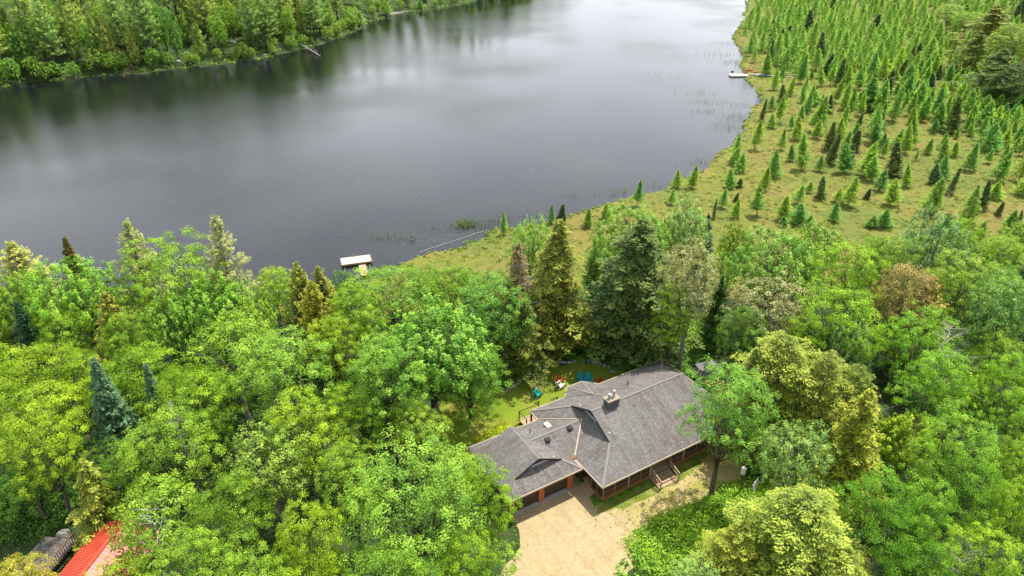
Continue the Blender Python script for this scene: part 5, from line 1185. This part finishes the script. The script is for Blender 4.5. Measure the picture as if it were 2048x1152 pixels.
# floating boom line
a, c_ = at(838, 506, WZ), at(968, 462, WZ); bm_ = MB(); pts = [a + (c_ - a) * k / 16 + np.array([0, 0, .04]) + np.append(rng.normal(size=2) * .12, 0) for k in range(17)]; bm_.tube(pts, [.035] * 17, 6)
tag(bm_.build('float_line', noise_mat('weathered_log', [(.42, .38, .32), (.6, .56, .5)], 3, .8)), 'thin pale floating line stretched over the water near the bog shore', 'rope')

# fallen logs and driftwood on the far shore
def log(p, q, r0, label, z0=.15, z1=.15, br=0, group=None):
    a, c_ = at(*p, WZ), at(*q, WZ); a[2] += z0; c_[2] += z1; tb = MB(); mid = (a + c_) / 2 + np.append(rng.normal(size=2) * .3, .05)
    tb.tube([a, mid, c_], [r0, r0 * .8, r0 * .4], 7)
    for k in range(br):
        s = a + (c_ - a) * rng.uniform(.3, 1); e = s + np.array([rng.normal() * 1.6, rng.normal() * 1.6, rng.uniform(.1, 1.2)]); tb.tube([s, (s + e) / 2 + rng.normal(size=3) * .15, e], [r0 * .35, r0 * .25, r0 * .1], 5)
    return tag(tb.build('driftwood_log', DEADWOOD), label, 'log', group)
log((600, 95), (640, 112), .22, 'fallen tree reaching out over the water from the far bank, its branches breaking the surface', 1.6, .1, 12)
log((137, 154), (155, 157), .2, 'short pale log lying at the water line near the left edge', .1, .2, 0)
log((380, 133), (408, 124), .25, 'leaning grey log on the far bank beside the grey rocks', .1, 1.2, 2)
log((510, 117), (540, 110), .18, 'pale stick on the bank between the rocks and the fallen tree', .2, .3, 2)
log((722, 56), (706, 42), .3, 'grey root end on the rounded point', .2, 1.5, 8)
log((705, 60), (740, 34), .25, 'grey bleached trunk across the rounded point', .3, 1.0, 6)
log((745, 36), (868, 12), .42, 'longest bleached trunk along the driftwood shore', .2, .5, 6)
log((780, 30), (925, 5), .32, 'second long trunk, on the water side of the longest one', .1, .3, 5)
log((760, 22), (800, 30), .25, 'short bleached trunk lying across the driftwood shore', .6, .1, 4)
log((850, 8), (955, -4), .35, 'pale trunk at the far end of the driftwood shore', .2, .4, 4)
sv, sf = [], []
tw = MB()
for k in range(150):
    t_ = rng.uniform(); p = at(735 + 130 * t_, 38 - 28 * t_, WZ)[:2] + rng.normal(size=2) * 1.8; o = np.array([p[0], p[1], max(gz(*p), WZ) + .1]); e = o + np.array([rng.normal() * 1.3, rng.normal() * 1.3, rng.uniform(0, .7)]); tw.tube([o, e], [.07, .03], 4)
tag(tw.build('driftwood_litter', DEADWOOD), 'tangle of small bleached sticks along the driftwood shore', kind='stuff')
tw = MB()
for k in range(90):
    p = at(262, 146, WZ)[:2] + rng.normal(size=2) * 1.5; o = np.array([p[0], p[1], WZ + .1]); c0 = at(262, 141, WZ) + np.array([0, 0, 1.3]); tw.tube([o, c0 + rng.normal(size=3) * .4], [.07, .04], 4)
tag(tw.build('beaver_lodge', noise_mat('brown_sticks', [(.20, .13, .08), (.36, .26, .18)], 5, .9)), 'mound of brown sticks at the water line of the far bank', 'lodge')
for k, (px, py, r_, lb) in enumerate([(484, 116, 1.9, 'largest pale grey rock at the foot of the far bank'), (471, 108, 1.3, 'grey rock just behind the largest far bank rock'), (443, 88, 1.6, 'grey rock among trees up the far bank'), (357, 131, 1.1, 'small dark grey rock at the water line left of the leaning log'), (530, 113, .8, 'flat small rock right of the largest far bank rock')]):
    sv, sf = [], []; stone((0, 0, .2), (r_, r_ * .7, r_ * .55), 700 + k); me = bpy.data.meshes.new('rock'); me.from_pydata(sv, [], sf); P = at(px, py, WZ); tag(link('rock', me, [STONE], None, (P[0], P[1], max(gz(P[0], P[1]), WZ))), lb, 'rock')

# reeds and floating leaves
def reeds(name, clumps, col, label):
    Ps = []
    for (px, py, wx, wy, n) in clumps:
        c0 = at(px, py, WZ); s = scale_at(c0); Ps.append(np.column_stack([c0[0] + rng.normal(size=n) * wx / s / 2, c0[1] + rng.normal(size=n) * wy / s, np.full(n, WZ)]))
    P = np.vstack(Ps); h = rng.uniform(.35, 1.0, len(P)); ax = unit(np.column_stack([rng.normal(size=(len(P), 2)) * .22, np.ones(len(P))])); nn = unit(np.cross(ax, unit(rng.normal(size=(len(P), 3)))))
    V, Fq = leaf_quads(P + ax * h[:, None] * .5, nn, h, .07, ax); me = mesh_np(name, V, Fq, rng.uniform(0, 1, len(P))); o = link(name, me, [LEAF]); o.color = (*col, 1); return tag(o, label, kind='stuff')
reeds('reeds', [(930, 450, 26, 8, 420), (966, 450, 40, 14, 160), (900, 455, 60, 10, 90), (780, 475, 60, 8, 90), (822, 478, 10, 3, 30), (990, 440, 30, 10, 60), (1080, 430, 90, 8, 90), (1240, 385, 60, 10, 120), (1320, 372, 60, 6, 110), (1145, 390, 30, 6, 40)], (.10, .17, .04), 'sparse green reeds standing in the shallow water')
reeds('reeds', [(1470, 125, 40, 16, 260), (1440, 110, 50, 8, 120), (1395, 185, 50, 6, 80), (1412, 222, 30, 8, 80), (1475, 235, 40, 16, 180), (1460, 255, 40, 16, 130), (1480, 210, 40, 10, 70), (1410, 205, 60, 6, 110), (1400, 325, 30, 8, 70), (1330, 150, 90, 20, 90), (1455, 85, 40, 6, 80), (1150, 35, 200, 10, 60), (1270, 60, 160, 20, 90)], (.09, .12, .05), 'thin dark reeds along the bog shore and in mid water')
Pl = []
for (px, py, wx, wy, n) in [(1440, 125, 50, 20, 120), (1400, 200, 70, 22, 200), (1450, 250, 50, 40, 160), (1300, 100, 160, 40, 90), (850, 470, 160, 25, 150)]:
    c0 = at(px, py, WZ); s = scale_at(c0); Pl.append(np.column_stack([c0[0] + rng.normal(size=n) * wx / s / 2, c0[1] + rng.normal(size=n) * wy / s, np.full(n, WZ + .012)]))
Pl = np.vstack(Pl); V, Fq = leaf_quads(Pl, np.tile([0, 0, 1.], (len(Pl), 1)), rng.uniform(.15, .4, len(Pl)), .9); me = mesh_np('lily_pads', V, Fq, rng.uniform(0, 1, len(Pl))); o = link('lily_pads', me, [LEAF]); o.color = (.05, .07, .03, 1); tag(o, 'scattered floating leaves on the lake surface', kind='stuff')
